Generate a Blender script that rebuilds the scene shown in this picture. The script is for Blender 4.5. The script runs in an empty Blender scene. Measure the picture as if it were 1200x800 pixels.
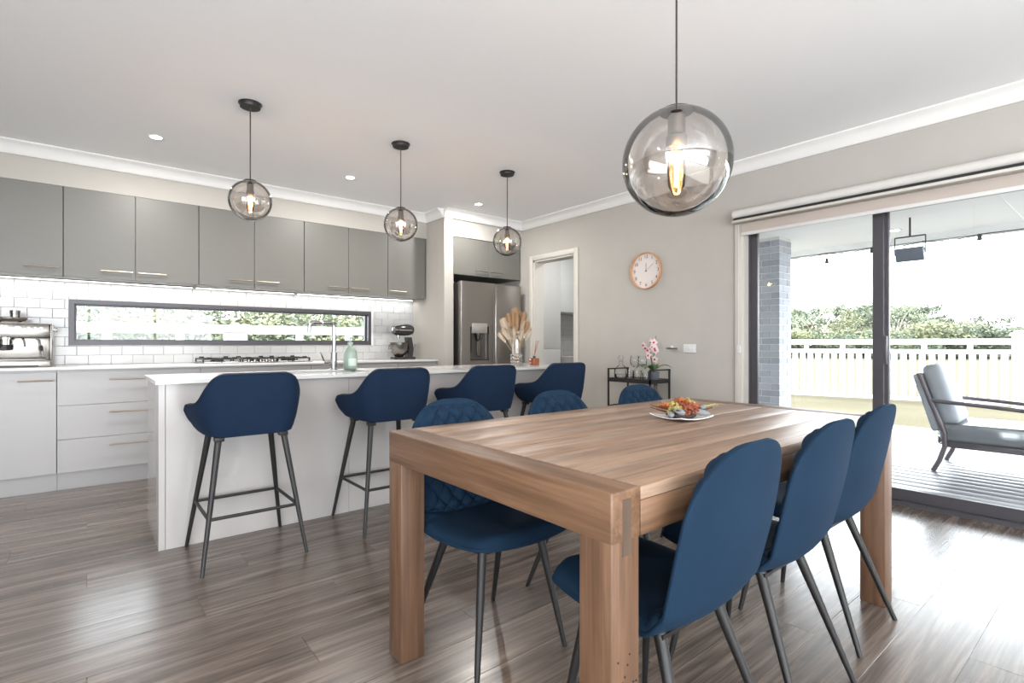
import bpy, bmesh, math, random
from mathutils import Vector, Matrix
random.seed(7)
R = math.radians
sc = bpy.context.scene
C = sc.collection

# ------------------------------------------------------------------ camera
CAMH, YAW, FPX, HZ = 1.09, R(39.217), 610.54, 403.2
cam_d = bpy.data.cameras.new('camera'); cam = bpy.data.objects.new('camera', cam_d); C.objects.link(cam)
cam.location = (0, 0, CAMH); cam.rotation_euler = (R(90), 0, -YAW)
cam_d.sensor_width = 36; cam_d.lens = FPX / 1200 * 36; cam_d.shift_y = (HZ - 400) / 1200
cam_d.clip_start = .02; cam_d.clip_end = 500
sc.camera = cam

# ------------------------------------------------------------------ world and exposure
w = bpy.data.worlds.new('world'); sc.world = w; w.use_nodes = True
bgn = w.node_tree.nodes['Background']
bgn.inputs[0].default_value = (.9, .95, 1.01, 1); bgn.inputs[1].default_value = 6.6
sc.view_settings.view_transform = 'Standard'; sc.view_settings.look = 'None'
sc.view_settings.gamma = 1; sc.view_settings.use_curve_mapping = False
sc.view_settings.exposure = 1.0
sc.cycles.use_denoising = True
sc.cycles.max_bounces = 14; sc.cycles.diffuse_bounces = 7; sc.cycles.glossy_bounces = 8
sc.cycles.transparent_max_bounces = 16
sc.cycles.sample_clamp_indirect = 6
sc.cycles.caustics_reflective = False; sc.cycles.caustics_refractive = False

def area(name, loc, rot, sx, sy, power, col=(1, 1, 1), portal=False, shape='RECTANGLE', spread=180, parent=None):
    l = bpy.data.lights.new(name, 'AREA'); l.shape = shape; l.size = sx; l.size_y = sy
    l.energy = power; l.color = col; l.spread = R(spread)
    o = bpy.data.objects.new(name, l); C.objects.link(o); o.location = loc; o.rotation_euler = rot
    if portal: l.cycles.is_portal = True
    if parent: o.parent = parent
    return o
# daylight enters through the slider, the splashback window and two unseen windows sized for their light
area('slider_portal', (4.34, .72, 1.04), (0, R(90), 0), 2.05, 2.8, 1, portal=True)
area('splashback_portal', (1.21, 5.8, 1.27), (R(-90), 0, 0), 2.6, .38, 1, portal=True)
area('back_window_portal', (-.6, -4.1, 1.2), (R(90), 0, 0), 6.4, 2.4, 1, portal=True)
area('left_window_portal', (-4.6, -1.8, 1.2), (0, R(-90), 0), 2.4, 3.2, 1, portal=True)

# ------------------------------------------------------------------ pixel helpers (1200 x 800 photo)
FW = Vector((math.sin(YAW), math.cos(YAW))); RT = Vector((math.cos(YAW), -math.sin(YAW)))
def ray(x, y):
    v = RT * ((x - 600) / FPX) + FW
    return Vector((v.x, v.y, (HZ - y) / FPX))
def onz(x, y, z): v = ray(x, y); return Vector((0, 0, CAMH)) + v * ((z - CAMH) / v.z)
def onx(x, y, c): v = ray(x, y); return Vector((0, 0, CAMH)) + v * (c / v.x)
def ony(x, y, c): v = ray(x, y); return Vector((0, 0, CAMH)) + v * (c / v.y)

# ------------------------------------------------------------------ materials
def lin(c):
    return tuple(((v / 255) / 12.92 if v / 255 <= .04045 else ((v / 255 + .055) / 1.055) ** 2.4) for v in c) + (1,)
MATS = {}
def mat(name, col, rough=.5, metal=0, var=.05, scale=6, bump=0, bscale=60, stretch=(1, 1, 1), sheen=0, coat=0, emit=0, ecol=None, spec=.5, rand=0, trans=0, col2=None):
    """procedural principled material: base colour varied by noise, optional bump, sheen, per-object variation"""
    if name in MATS: return MATS[name]
    m = bpy.data.materials.new(name); m.use_nodes = True; MATS[name] = m
    nt = m.node_tree; N = nt.nodes; L = nt.links; b = N['Principled BSDF']
    tc = N.new('ShaderNodeTexCoord'); mp = N.new('ShaderNodeMapping'); mp.inputs['Scale'].default_value = stretch
    L.new(tc.outputs['Object'], mp.inputs['Vector'])
    no = N.new('ShaderNodeTexNoise'); no.inputs['Scale'].default_value = scale; no.inputs['Detail'].default_value = 5
    L.new(mp.outputs[0], no.inputs['Vector'])
    c = lin(col); c2 = lin(col2) if col2 else tuple(min(1, v * (1 + var)) for v in c[:3]) + (1,)
    c1 = c if col2 else tuple(v * (1 - var) for v in c[:3]) + (1,)
    mx = N.new('ShaderNodeMix'); mx.data_type = 'RGBA'
    mx.inputs['A'].default_value = c1; mx.inputs['B'].default_value = c2
    L.new(no.outputs['Fac'], mx.inputs['Factor'])
    out = mx.outputs['Result']
    if rand:
        oi = N.new('ShaderNodeObjectInfo'); hs = N.new('ShaderNodeHueSaturation')
        mr = N.new('ShaderNodeMapRange'); mr.inputs['To Min'].default_value = 1 - rand; mr.inputs['To Max'].default_value = 1 + rand
        L.new(oi.outputs['Random'], mr.inputs['Value']); L.new(mr.outputs[0], hs.inputs['Value']); L.new(out, hs.inputs['Color'])
        out = hs.outputs[0]
    L.new(out, b.inputs['Base Color'])
    b.inputs['Roughness'].default_value = rough; b.inputs['Metallic'].default_value = metal
    b.inputs['Specular IOR Level'].default_value = spec
    if sheen:
        b.inputs['Sheen Weight'].default_value = sheen; b.inputs['Sheen Roughness'].default_value = .35
        b.inputs['Sheen Tint'].default_value = tuple(min(1, v * 4 + .1) for v in c[:3]) + (1,)
    if coat: b.inputs['Coat Weight'].default_value = coat; b.inputs['Coat Roughness'].default_value = .08
    if emit:
        b.inputs['Emission Color'].default_value = lin(ecol or col); b.inputs['Emission Strength'].default_value = emit
    if trans: b.inputs['Transmission Weight'].default_value = trans
    if bump:
        n2 = N.new('ShaderNodeTexNoise'); n2.inputs['Scale'].default_value = bscale; n2.inputs['Detail'].default_value = 4
        L.new(mp.outputs[0], n2.inputs['Vector'])
        bp = N.new('ShaderNodeBump'); bp.inputs['Strength'].default_value = bump; bp.inputs['Distance'].default_value = .004
        L.new(n2.outputs['Fac'], bp.inputs['Height']); L.new(bp.outputs[0], b.inputs['Normal'])
    return m

def wood(name, dark, light, grain_axis=0, rough=.45, scale=1.0, rand=.12, bump=.25, knots=False, spec=.5, mid=None):
    if name in MATS: return MATS[name]
    m = bpy.data.materials.new(name); m.use_nodes = True; MATS[name] = m
    nt = m.node_tree; N = nt.nodes; L = nt.links; b = N['Principled BSDF']
    tc = N.new('ShaderNodeTexCoord'); oi = N.new('ShaderNodeObjectInfo')
    off = N.new('ShaderNodeVectorMath'); off.operation = 'SCALE'; off.inputs[0].default_value = (37, 53, 71)
    L.new(oi.outputs['Random'], off.inputs['Scale'])
    ad = N.new('ShaderNodeVectorMath'); L.new(tc.outputs['Object'], ad.inputs[0]); L.new(off.outputs[0], ad.inputs[1])
    s = [16 * scale] * 3; s[grain_axis] = 1.1 * scale
    mp = N.new('ShaderNodeMapping'); mp.inputs['Scale'].default_value = s; L.new(ad.outputs[0], mp.inputs['Vector'])
    n1 = N.new('ShaderNodeTexNoise'); n1.inputs['Scale'].default_value = 1.6; n1.inputs['Detail'].default_value = 8; n1.inputs['Roughness'].default_value = .62
    n1.inputs['Distortion'].default_value = .6
    L.new(mp.outputs[0], n1.inputs['Vector'])
    s2 = [90 * scale] * 3; s2[grain_axis] = 2.5 * scale
    mp2 = N.new('ShaderNodeMapping'); mp2.inputs['Scale'].default_value = s2; L.new(ad.outputs[0], mp2.inputs['Vector'])
    n2 = N.new('ShaderNodeTexNoise'); n2.inputs['Scale'].default_value = 1.5; n2.inputs['Detail'].default_value = 5; L.new(mp2.outputs[0], n2.inputs['Vector'])
    mm = N.new('ShaderNodeMath'); mm.operation = 'MULTIPLY_ADD'; mm.inputs[1].default_value = .35; L.new(n2.outputs['Fac'], mm.inputs[0]); 
    m3 = N.new('ShaderNodeMath'); m3.operation = 'MULTIPLY'; m3.inputs[1].default_value = .8; L.new(n1.outputs['Fac'], m3.inputs[0]); L.new(m3.outputs[0], mm.inputs[2])
    cr = N.new('ShaderNodeValToRGB'); e = cr.color_ramp.elements
    e[0].position = .36; e[0].color = lin(dark); e[1].position = .76; e[1].color = lin(light)
    if mid: q = e.new(.55); q.color = lin(mid)
    L.new(mm.outputs[0], cr.inputs[0])
    out = cr.outputs[0]
    if knots:
        vo = N.new('ShaderNodeTexVoronoi'); vo.inputs['Scale'].default_value = 1
        sk = [7.0] * 3; sk[grain_axis] = 2.6
        mk = N.new('ShaderNodeMapping'); mk.inputs['Scale'].default_value = sk; L.new(ad.outputs[0], mk.inputs['Vector']); L.new(mk.outputs[0], vo.inputs['Vector'])
        rk = N.new('ShaderNodeMapRange'); rk.inputs['From Min'].default_value = .05; rk.inputs['From Max'].default_value = .16
        rk.inputs['To Min'].default_value = .6; rk.inputs['To Max'].default_value = 0; L.new(vo.outputs['Distance'], rk.inputs['Value'])
        km = N.new('ShaderNodeMix'); km.data_type = 'RGBA'; L.new(rk.outputs[0], km.inputs['Factor']); L.new(out, km.inputs['A']); km.inputs['B'].default_value = tuple(v * .55 for v in lin(dark)[:3]) + (1,)
        out = km.outputs['Result']
    hs = N.new('ShaderNodeHueSaturation'); mr = N.new('ShaderNodeMapRange'); mr.inputs['To Min'].default_value = 1 - rand; mr.inputs['To Max'].default_value = 1 + rand
    L.new(oi.outputs['Random'], mr.inputs['Value']); L.new(mr.outputs[0], hs.inputs['Value']); L.new(out, hs.inputs['Color'])
    L.new(hs.outputs[0], b.inputs['Base Color'])
    rr = N.new('ShaderNodeMapRange'); rr.inputs['To Min'].default_value = rough + .08; rr.inputs['To Max'].default_value = rough - .08; L.new(mm.outputs[0], rr.inputs['Value'])
    L.new(rr.outputs[0], b.inputs['Roughness'])
    b.inputs['Specular IOR Level'].default_value = spec
    bp = N.new('ShaderNodeBump'); bp.inputs['Strength'].default_value = bump; bp.inputs['Distance'].default_value = .002
    L.new(mm.outputs[0], bp.inputs['Height']); L.new(bp.outputs[0], b.inputs['Normal'])
    return m

def glass(name, tint=(1, 1, 1), refl=.06, rough=0, ior=1.45, extra=0):
    """thin pane: clear or tinted transmission plus a Fresnel mirror"""
    if name in MATS: return MATS[name]
    m = bpy.data.materials.new(name); m.use_nodes = True; MATS[name] = m
    nt = m.node_tree; N = nt.nodes; L = nt.links; N.remove(N['Principled BSDF'])
    t = N.new('ShaderNodeBsdfTransparent'); t.inputs[0].default_value = tint + (1,)
    g = N.new('ShaderNodeBsdfGlossy'); g.inputs['Roughness'].default_value = rough
    f = N.new('ShaderNodeFresnel'); f.inputs[0].default_value = ior
    a = N.new('ShaderNodeMath'); a.operation = 'ADD'; a.use_clamp = True; a.inputs[1].default_value = extra; L.new(f.outputs[0], a.inputs[0])
    mx = N.new('ShaderNodeMixShader'); L.new(a.outputs[0], mx.inputs[0]); L.new(t.outputs[0], mx.inputs[1]); L.new(g.outputs[0], mx.inputs[2])
    L.new(mx.outputs[0], N['Material Output'].inputs[0])
    return m

WALL = mat('warm_grey_paint', (173, 169, 162), .8, bump=.03, bscale=300)
CEIL = mat('ceiling_paint', (246, 248, 250), .85, var=.006)
TRIM = mat('white_trim_paint', (201, 198, 194), .5, var=.02)
CREAM = mat('cream_architrave_paint', (195, 191, 183), .5, var=.02)
UPPER = mat('taupe_laminate', (106, 105, 100), .42, var=.035, scale=3, stretch=(1, 1, 9))
LOWER = mat('pale_grey_laminate', (166, 164, 163), .32, var=.02, scale=3, stretch=(1, 1, 8))
STONE = mat('white_stone', (210, 209, 207), .12, var=.006, scale=2.5)
ISLE = mat('island_panel_gloss', (172, 168, 165), .16, var=.035, scale=1.4, stretch=(1.2, 1, .5))
TILE = mat('white_glazed_tile', (181, 181, 180), .14, var=.015, scale=4, rand=.025)
GROUT = mat('grey_grout', (155, 154, 150), .9)
STEEL = mat('brushed_steel', (155, 150, 145), .28, 1, var=.08, scale=5, stretch=(1, 1, 30))
STEELH = mat('satin_steel', (133, 129, 124), .22, 1, var=.06, scale=4)
CHROME = mat('chrome', (192, 192, 193), .07, 1, var=.02)
HANDLE = mat('champagne_metal', (186, 172, 156), .42, 1, var=.05)
BLACK = mat('matt_black_metal', (38, 36, 36), .45, .2, var=.1)
LEGM = mat('black_leg_metal', (30, 29, 29), .48, .1, var=.1)
ALU = mat('charcoal_aluminium', (78, 76, 80), .38, .35, var=.06)
DARK = mat('dark_recess', (28, 26, 25), .8)
PLASTIC = mat('white_plastic', (210, 209, 207), .35)
VELVET = mat('blue_velvet', (24, 43, 62), .8, var=.22, scale=5, bump=.12, bscale=500, sheen=.1, spec=.08)
VELVET2 = mat('navy_velvet', (24, 38, 58), .8, var=.18, scale=5, bump=.12, bscale=500, sheen=.1, spec=.08)
PIPE = mat('dark_navy_piping', (18, 28, 44), .7)
PLANK = wood('vinyl_plank', (60, 52, 47), (138, 125, 115), 0, .25, .8, .10, .22, spec=.6, mid=(97, 86, 79))
OAK = wood('reclaimed_timber', (76, 56, 41), (124, 95, 73), 0, .45, 1, .06, .25, mid=(102, 75, 55))
OAKY = wood('reclaimed_timber_across', (76, 56, 41), (124, 95, 73), 1, .45, 1, .06, .25, mid=(102, 75, 55))
OAKZ = wood('reclaimed_timber_upright', (73, 53, 39), (117, 88, 67), 2, .48, 1, .06, .25, mid=(95, 69, 51))
OAKT = wood('worn_timber_top', (86, 68, 55), (160, 137, 117), 0, .42, 1, .07, .18, knots=True, mid=(133, 108, 90))
DECK = wood('grey_decking', (97, 98, 102), (139, 139, 144), 1, .4, .7, .06, .3, spec=.35)
PANE = glass('window_glass', (.97, .985, .98), ior=1.42)
SMOKE = glass('smoked_mirror_glass', (.84, .80, .765), ior=1.12, extra=.27)
CLEAR = glass('clear_glassware', (.975, .98, .98), ior=1.13, extra=.025)
GROUND = mat('dry_lawn', (76, 73, 60), .95, var=.3, scale=.6, col2=(100, 94, 80), spec=0)
PADDOCK = GROUND
WHITEF = mat('white_fence_paint', (195, 195, 195), .5, var=.01)

# ------------------------------------------------------------------ mesh helpers
class MB:
    def __init__(s): s.bm = bmesh.new()
    def box(s, x0, x1, y0, y1, z0, z1, bev=0, seg=2, rot=None, cen=None):
        b = s.bm
        vs = [b.verts.new((x, y, z)) for x in (x0, x1) for y in (y0, y1) for z in (z0, z1)]
        fs = [b.faces.new([vs[i] for i in q]) for q in ((0, 1, 3, 2), (4, 6, 7, 5), (0, 4, 5, 1), (2, 3, 7, 6), (0, 2, 6, 4), (1, 5, 7, 3))]
        if bev:
            es = list({e for f in fs for e in f.edges})
            r = bmesh.ops.bevel(b, geom=es, offset=bev, segments=seg, affect='EDGES', profile=.5)
            vs = list({v for f in r['faces'] for v in f.verts} | {v for v in vs if v.is_valid})
        if rot is not None:
            c = Vector(cen) if cen else Vector(((x0 + x1) / 2, (y0 + y1) / 2, (z0 + z1) / 2))
            for v in vs: v.co = c + rot @ (v.co - c)
        return s
    def ring(s, pts): return [s.bm.verts.new(p) for p in pts]
    def bridge(s, a, b, closed=True):
        n = len(a)
        for i in range(n if closed else n - 1):
            j = (i + 1) % n
            try: s.bm.faces.new((a[i], a[j], b[j], b[i]))
            except ValueError: pass
    def cap(s, r):
        try: s.bm.faces.new(r)
        except ValueError: pass
    def tube(s, pts, rad, seg=10, caps=True):
        pts = [Vector(p) for p in pts]; n = len(pts)
        rads = rad if isinstance(rad, (list, tuple)) else [rad] * n
        t0 = (pts[1] - pts[0]).normalized(); up = Vector((0, 0, 1)) if abs(t0.z) < .9 else Vector((1, 0, 0))
        u = t0.cross(up).normalized(); prev = None; first = None
        for i, p in enumerate(pts):
            t = (pts[min(i + 1, n - 1)] - pts[max(i - 1, 0)]).normalized()
            u = (u - t * u.dot(t)).normalized(); v = t.cross(u)
            r = s.ring([p + (u * math.cos(a) + v * math.sin(a)) * rads[i] for a in [2 * math.pi * k / seg for k in range(seg)]])
            if prev: s.bridge(prev, r)
            else: first = r
            prev = r
        if caps: s.cap(first[::-1]); s.cap(prev)
        return s
    def lathe(s, prof, c=(0, 0, 0), seg=24, rot=None, close=False):
        c = Vector(c); prev = None; first = None
        for r, z in prof:
            pts = [Vector((max(r, 1e-5) * math.cos(2 * math.pi * k / seg), max(r, 1e-5) * math.sin(2 * math.pi * k / seg), z)) for k in range(seg)]
            if rot is not None: pts = [rot @ p for p in pts]
            g = s.ring([c + p for p in pts])
            if prev: s.bridge(prev, g)
            else: first = g
            prev = g
        if close: s.bridge(prev, first)
        else:
            s.cap(first[::-1]); s.cap(prev)
        return s
    def prism(s, poly, axis, a0, a1):
        """poly: 2-D points, extruded along axis between a0 and a1"""
        def P(p, a):
            return {0: (a, p[0], p[1]), 1: (p[0], a, p[1]), 2: (p[0], p[1], a)}[axis]
        r0 = s.ring([P(p, a0) for p in poly]); r1 = s.ring([P(p, a1) for p in poly])
        s.bridge(r0, r1); s.cap(r0[::-1]); s.cap(r1); return s
    def sphere(s, c, r, u=12, v=8, sc3=(1, 1, 1)):
        m = Matrix.Translation(c) @ Matrix.Diagonal((r * sc3[0], r * sc3[1], r * sc3[2], 1))
        bmesh.ops.create_uvsphere(s.bm, u_segments=u, v_segments=v, radius=1, matrix=m); return s
    def mesh(s, name, m, smooth=True, ang=35):
        bmesh.ops.recalc_face_normals(s.bm, faces=s.bm.faces)
        me = bpy.data.meshes.new(name); s.bm.to_mesh(me); s.bm.free()
        me.materials.append(m)
        if smooth:
            me.polygons.foreach_set('use_smooth', [True] * len(me.polygons))
            me.set_sharp_from_angle(angle=R(ang))
        return me
    def build(s, name, m, parent=None, loc=(0, 0, 0), smooth=True, ang=35, **tags):
        return link(name, s.mesh(name, m, smooth, ang), parent, loc, **tags)

def link(name, me, parent=None, loc=(0, 0, 0), rot=(0, 0, 0), **tags):
    o = bpy.data.objects.new(name, me); C.objects.link(o); o.location = loc; o.rotation_euler = rot
    if parent: o.parent = parent
    for k, v in tags.items(): o[k] = v
    return o
def thing(name, label, cat, loc=(0, 0, 0), rz=0, group=None):
    o = bpy.data.objects.new(name, None); C.objects.link(o); o.empty_display_size = .1
    o.location = loc; o.rotation_euler = (0, 0, rz); o['label'] = label; o['category'] = cat
    if group: o['group'] = group
    return o
def struct(name, loc=(0, 0, 0)):
    o = bpy.data.objects.new(name, None); C.objects.link(o); o.location = loc; o['kind'] = 'structure'; return o
def copy_tree(o, parent=None):
    c = o.copy(); C.objects.link(c); c.parent = parent
    for ch in list(o.children): copy_tree(ch, c)
    return c
def bx(*a, **k): return MB().box(*a, **k)

# ------------------------------------------------------------------ room shell
XL, XR, YB, YK, ZC = -4.5, 4.205, -4.0, 5.68, 2.59
# floor: slab plus separate vinyl planks running along the kitchen wall
fl = bx(XL - .2, 4.36, YB - .2, YK + .2, -.12, -.005).build('floor', mat('floor_joint', (70, 60, 54), .7), kind='structure')
PW, PL = .2, 1.5; pc = {}
def plank(x0, x1, y0, y1):
    key = (round(x1 - x0, 3), round(y1 - y0, 3))
    if key not in pc: pc[key] = bx(-key[0] / 2 + .0004, key[0] / 2 - .0004, -key[1] / 2 + .0004, key[1] / 2 - .0004, -.005, 0, bev=.0008, seg=1).mesh('plank', PLANK, smooth=False)
    link('plank', pc[key], fl, ((x0 + x1) / 2, (y0 + y1) / 2, 0))
row = 0; y = YB
while y < YK - .01:
    y1 = min(y + PW, YK)
    x = XL - [0, .62, 1.13, .31, .88][row % 5]
    while x < XR + .01:
        a, b_ = max(x, XL), min(x + PL, XR + .14 if y < 2.13 else XR)
        if b_ - a > .02: plank(a, b_, y, y1)
        x += PL
    y = y1; row += 1
bx(4.36, 6.4, 3.72, YK + .2, -.12, 0).build('floor_pantry', PLANK, kind='structure')
bx(XL - .2, 4.36, YB - .2, YK + .2, ZC, ZC + .15).build('ceiling', CEIL, kind='structure')

def wall_y(name, y0, y1, x0, x1, holes, m, z1=ZC):
    mb = MB(); xs = x0
    for (a, b_, c0, c1) in sorted(holes):
        mb.box(xs, a, y0, y1, 0, z1)
        if c0 > 0: mb.box(a, b_, y0, y1, 0, c0)
        if c1 < z1: mb.box(a, b_, y0, y1, c1, z1)
        xs = b_
    mb.box(xs, x1, y0, y1, 0, z1); return mb.build(name, m, smooth=False, kind='structure')
def wall_x(name, x0, x1, y0, y1, holes, m, z1=ZC):
    mb = MB(); ys = y0
    for (a, b_, c0, c1) in sorted(holes):
        mb.box(x0, x1, ys, a, 0, z1)
        if c0 > 0: mb.box(x0, x1, a, b_, 0, c0)
        if c1 < z1: mb.box(x0, x1, a, b_, c1, z1)
        ys = b_
    mb.box(x0, x1, ys, y1, 0, z1); return mb.build(name, m, smooth=False, kind='structure')
WX0, WX1, WZ0, WZ1 = -.115, 2.535, 1.083, 1.463
wk = wall_y('wall_kitchen', YK, YK + .2, XL, 6.4, [(WX0, WX1, WZ0, WZ1)], GROUT)
SY0, SY1, SZ = -.70, 2.13, 2.085
wall_x('wall_right', XR, XR + .15, YB, YK, [(SY0, SY1, 0, SZ), (4.05, 4.74, 0, 2.1)], WALL)
wall_x('wall_left', XL - .2, XL, YB, YK, [(-3.4, -.2, 0, 2.4)], WALL)
wall_y('wall_back', YB - .2, YB, XL, XR, [(-3.8, 2.6, 0, 2.4)], WALL)
wall_x('wall_nib', 3.07, 3.19, 4.95, YK, [], WALL)
# unseen living-area windows behind the camera, sized for the light they let in
def plain_window(name, horiz, a0, a1, z0, z1, c, n):
    w_ = struct(name)
    mb = MB()
    def bar(u0, u1, v0, v1):
        if horiz: mb.box(u0, u1, c - .03, c + .03, v0, v1)
        else: mb.box(c - .03, c + .03, u0, u1, v0, v1)
    bar(a0, a1, z0, z0 + .05); bar(a0, a1, z1 - .05, z1)
    for k in range(n + 1):
        u = a0 + (a1 - a0 - .05) * k / n; bar(u, u + .05, z0 + .05, z1 - .05)
    mb.build('window_frame', ALU, w_, smooth=False)
plain_window('window_unseen_back', True, -3.8, 2.6, 0, 2.4, YB - .1, 5)
plain_window('window_unseen_left', False, -3.4, -.2, 0, 2.4, XL - .1, 3)
bx(XL - 3.4, XR, YB - 3.4, YB - .2, 2.5, 2.6).build('ceiling_sky_block_back', TRIM, kind='structure')  # unseen slab added to hold back sky light at the back window
bx(XL - 3.4, XL - .2, YB - .2, YK, 2.5, 2.6).build('ceiling_sky_block_left', TRIM, kind='structure')  # same added sky blocker outside the left window
# bulkheads
bx(XL, 3.07, 5.335, YK, 2.317, ZC).build('wall_bulkhead_kitchen', WALL, kind='structure')
bx(3.19, XR, 4.965, YK, 2.312, ZC).build('wall_bulkhead_fridge', WALL, kind='structure')
# coved cornices (90 mm)
cov = [(0, 0), (0, .09), (.012, .09), (.02, .083), (.03, .062), (.048, .038), (.066, .022), (.083, .014), (.09, .008), (.09, 0)]
def cornice(name, axis, a0, a1, c, sgn):
    MB().prism([(c + sgn * d, ZC - h) for d, h in cov], axis, a0, a1).build(name, mat('cornice_paint', (228, 227, 225), .8, var=.01), kind='structure', ang=25)
cornice('trim_1', 0, XL, 3.07, 5.335, -1)
cornice('trim_2', 1, YB, 4.965, XR, -1)
cornice('trim_3', 0, 3.06, XR, 4.952, -1)
cornice('trim_4', 1, 4.95, 5.335, 3.072, -1)
# baseboards
bx(XR - .014, XR, 2.2, 3.98, 0, .085, bev=.003).build('baseboard_right', TRIM, kind='structure')
bx(XR - .014, XR, YB, SY0 - .06, 0, .085, bev=.003).build('baseboard_right_end', TRIM, kind='structure')

# splashback tiles, each a piece of the kitchen wall
TW, TH, TG = .1495, .0748, .0022
tcache = {}
def tile(x0, x1, z0, z1, parent, Y, m=TILE):
    wd, ht = x1 - x0 - TG, z1 - z0 - TG
    if wd < .006 or ht < .006: return
    k = (round(wd, 3), round(ht, 3), m.name)
    if k not in tcache: tcache[k] = bx(-k[0] / 2, k[0] / 2, -.006, 0, -k[1] / 2, k[1] / 2, bev=.0016, seg=1).mesh('tile', m, smooth=False)
    link('tile', tcache[k], parent, ((x0 + x1) / 2, Y, (z0 + z1) / 2))
BT = .92
r_ = 0; z = BT
while z < 1.635:
    z1 = min(z + TH + TG, 1.645); x = -.9 + (r_ % 2) * (TW + TG) / 2
    while x < 3.07:
        x1 = min(x + TW + TG, 3.07)
        if z1 > WZ0 + .004 and z < WZ1 - .004 and x1 > WX0 and x < WX1:
            if x < WX0: tile(x, WX0, z, z1, wk, YK)
            if x1 > WX1: tile(WX1, x1, z, z1, wk, YK)
            ax, bx_ = max(x, WX0), min(x1, WX1)
            if z < WZ0 - .008: tile(ax, bx_, z, WZ0, wk, YK)
            if z1 > WZ1 + .008: tile(ax, bx_, WZ1, z1, wk, YK)
        else: tile(x, x1, z, z1, wk, YK)
        x += TW + TG
    z += TH + TG; r_ += 1
# splashback window
wn = struct('window_1')
f = MB(); y0, y1 = YK - .012, YK + .1; t_ = .034
f.box(WX0, WX1, y0, y1, WZ0, WZ0 + t_); f.box(WX0, WX1, y0, y1, WZ1 - t_, WZ1)
f.box(WX0, WX0 + t_, y0, y1, WZ0 + t_, WZ1 - t_); f.box(WX1 - t_, WX1, y0, y1, WZ0 + t_, WZ1 - t_)
f.build('window_frame', ALU, wn, smooth=False)
s_ = MB(); a = t_; t2 = .014
s_.box(WX0 + a, WX1 - a, y1 - .05, y1 - .02, WZ0 + a, WZ0 + a + t2); s_.box(WX0 + a, WX1 - a, y1 - .05, y1 - .02, WZ1 - a - t2, WZ1 - a)
s_.box(WX0 + a, WX0 + a + t2, y1 - .05, y1 - .02, WZ0 + a + t2, WZ1 - a - t2); s_.box(WX1 - a - t2, WX1 - a, y1 - .05, y1 - .02, WZ0 + a + t2, WZ1 - a - t2)
s_.build('glazing_bead', ALU, wn, smooth=False)
bx(WX0 + a + t2, WX1 - a - t2, y1 - .037, y1 - .033, WZ0 + a + t2, WZ1 - a - t2).build('pane', PANE, wn, smooth=False)
bx(WX1, WX1 + .022, YK - .02, YK - .006, WZ0 - .01, WZ1 + .005).build('tile_trim', PLASTIC, wn, smooth=False)

# ------------------------------------------------------------------ glass slider, architrave
sl = struct('door_1')
XD = 4.262
f = MB()
f.box(XD, XD + .085, SY1 - .03, SY1, 0, SZ); f.box(XD, XD + .085, SY0, SY0 + .03, 0, SZ)
f.box(XD, XD + .085, SY0, SY1, SZ - .035, SZ); f.box(XD - .002, XD + .085, SY0, SY1, 0, .03)
f.build('door_frame', ALU, sl, smooth=False)
stiles = [2.105, 1.195, .275, -.675]
for i in range(3):
    ya, yb = stiles[i + 1], stiles[i]; off = .012 if i != 1 else .042
    sa = MB(); st = .062 if i == 0 else .05
    x0, x1 = XD + off, XD + off + .032
    sa.box(x0, x1, yb - st, yb, .03, SZ - .035, bev=.004); sa.box(x0, x1, ya - .03, ya + .04, .03, SZ - .035, bev=.004)
    sa.box(x0, x1, ya + .04, yb - st, .03, .105, bev=.003); sa.box(x0, x1, ya + .04, yb - st, SZ - .075, SZ - .035, bev=.003)
    so = sa.build('sash', ALU, sl, smooth=False)
    bx((x0 + x1) / 2 - .003, (x0 + x1) / 2 + .003, ya + .04, yb - st, .105, SZ - .075).build('pane', PANE, sl, smooth=False)
    if i == 1:
        hm = MB(); hm.box(x0 - .03, x0, yb - .045, yb - .02, .95, 1.15, bev=.006); hm.build('handle', ALU, sl)
# architrave and reveal lining of the slider
ar = MB()
ar.box(XR - .018, XR, SY1 - .002, SY1 + .062, 0, SZ + .06, bev=.004); ar.box(XR - .018, XR, SY0 - .06, SY0, 0, SZ + .06, bev=.004)
ar.box(XR - .018, XR, SY0, SY1, SZ, SZ + .06, bev=.004)
ar.box(XR - .006, XD, SY1 - .018, SY1, 0, SZ); ar.box(XR - .006, XD, SY0, SY0 + .018, 0, SZ)
ar.build('trim_5', CREAM, kind='structure')

# roller blind over the slider
bl = thing('roller_blind', 'long white double roller blind rolled up above the glass sliding door', 'blind', (4.13, SY1 + .04, 2.13))
L_ = 2.95
MB().tube([(0, 0, .022), (0, -L_, .022)], .034, 20).build('fabric_roll', mat('white_blind_fabric', (201, 198, 193), .8), bl)
bx(.0, .055, -L_, .0, -.034, .06, bev=.004).build('headbox', CREAM, bl)
bx(-.03, .004, -L_, -.012, -.031, -.012).build('slot', BLACK, bl, smooth=False, label='dark recessed channel')
bx(-.04, .03, -L_, 0, -.052, -.031, bev=.004).build('fascia', CREAM, bl)
bx(.046, .05, -L_ + .05, -.04, -.125, -.05).build('hanging_fabric', mat('beige_blind_fabric', (180, 169, 160), .85), bl, smooth=False)
bx(.04, .056, -L_ + .05, -.04, -.15, -.122, bev=.005).build('bottom_rail', PLASTIC, bl)
ch = MB(); ch.tube([(.052, -.012, -.03), (.052, -.012, -1.06)], .0022, 6); ch.tube([(.064, -.02, -.03), (.064, -.02, -1.06)], .0022, 6)
ch.build('control_chain', PLASTIC, bl)
bx(.045, .07, -.03, 0, -1.11, -1.05, bev=.004).build('chain_tensioner', PLASTIC, bl)

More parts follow.
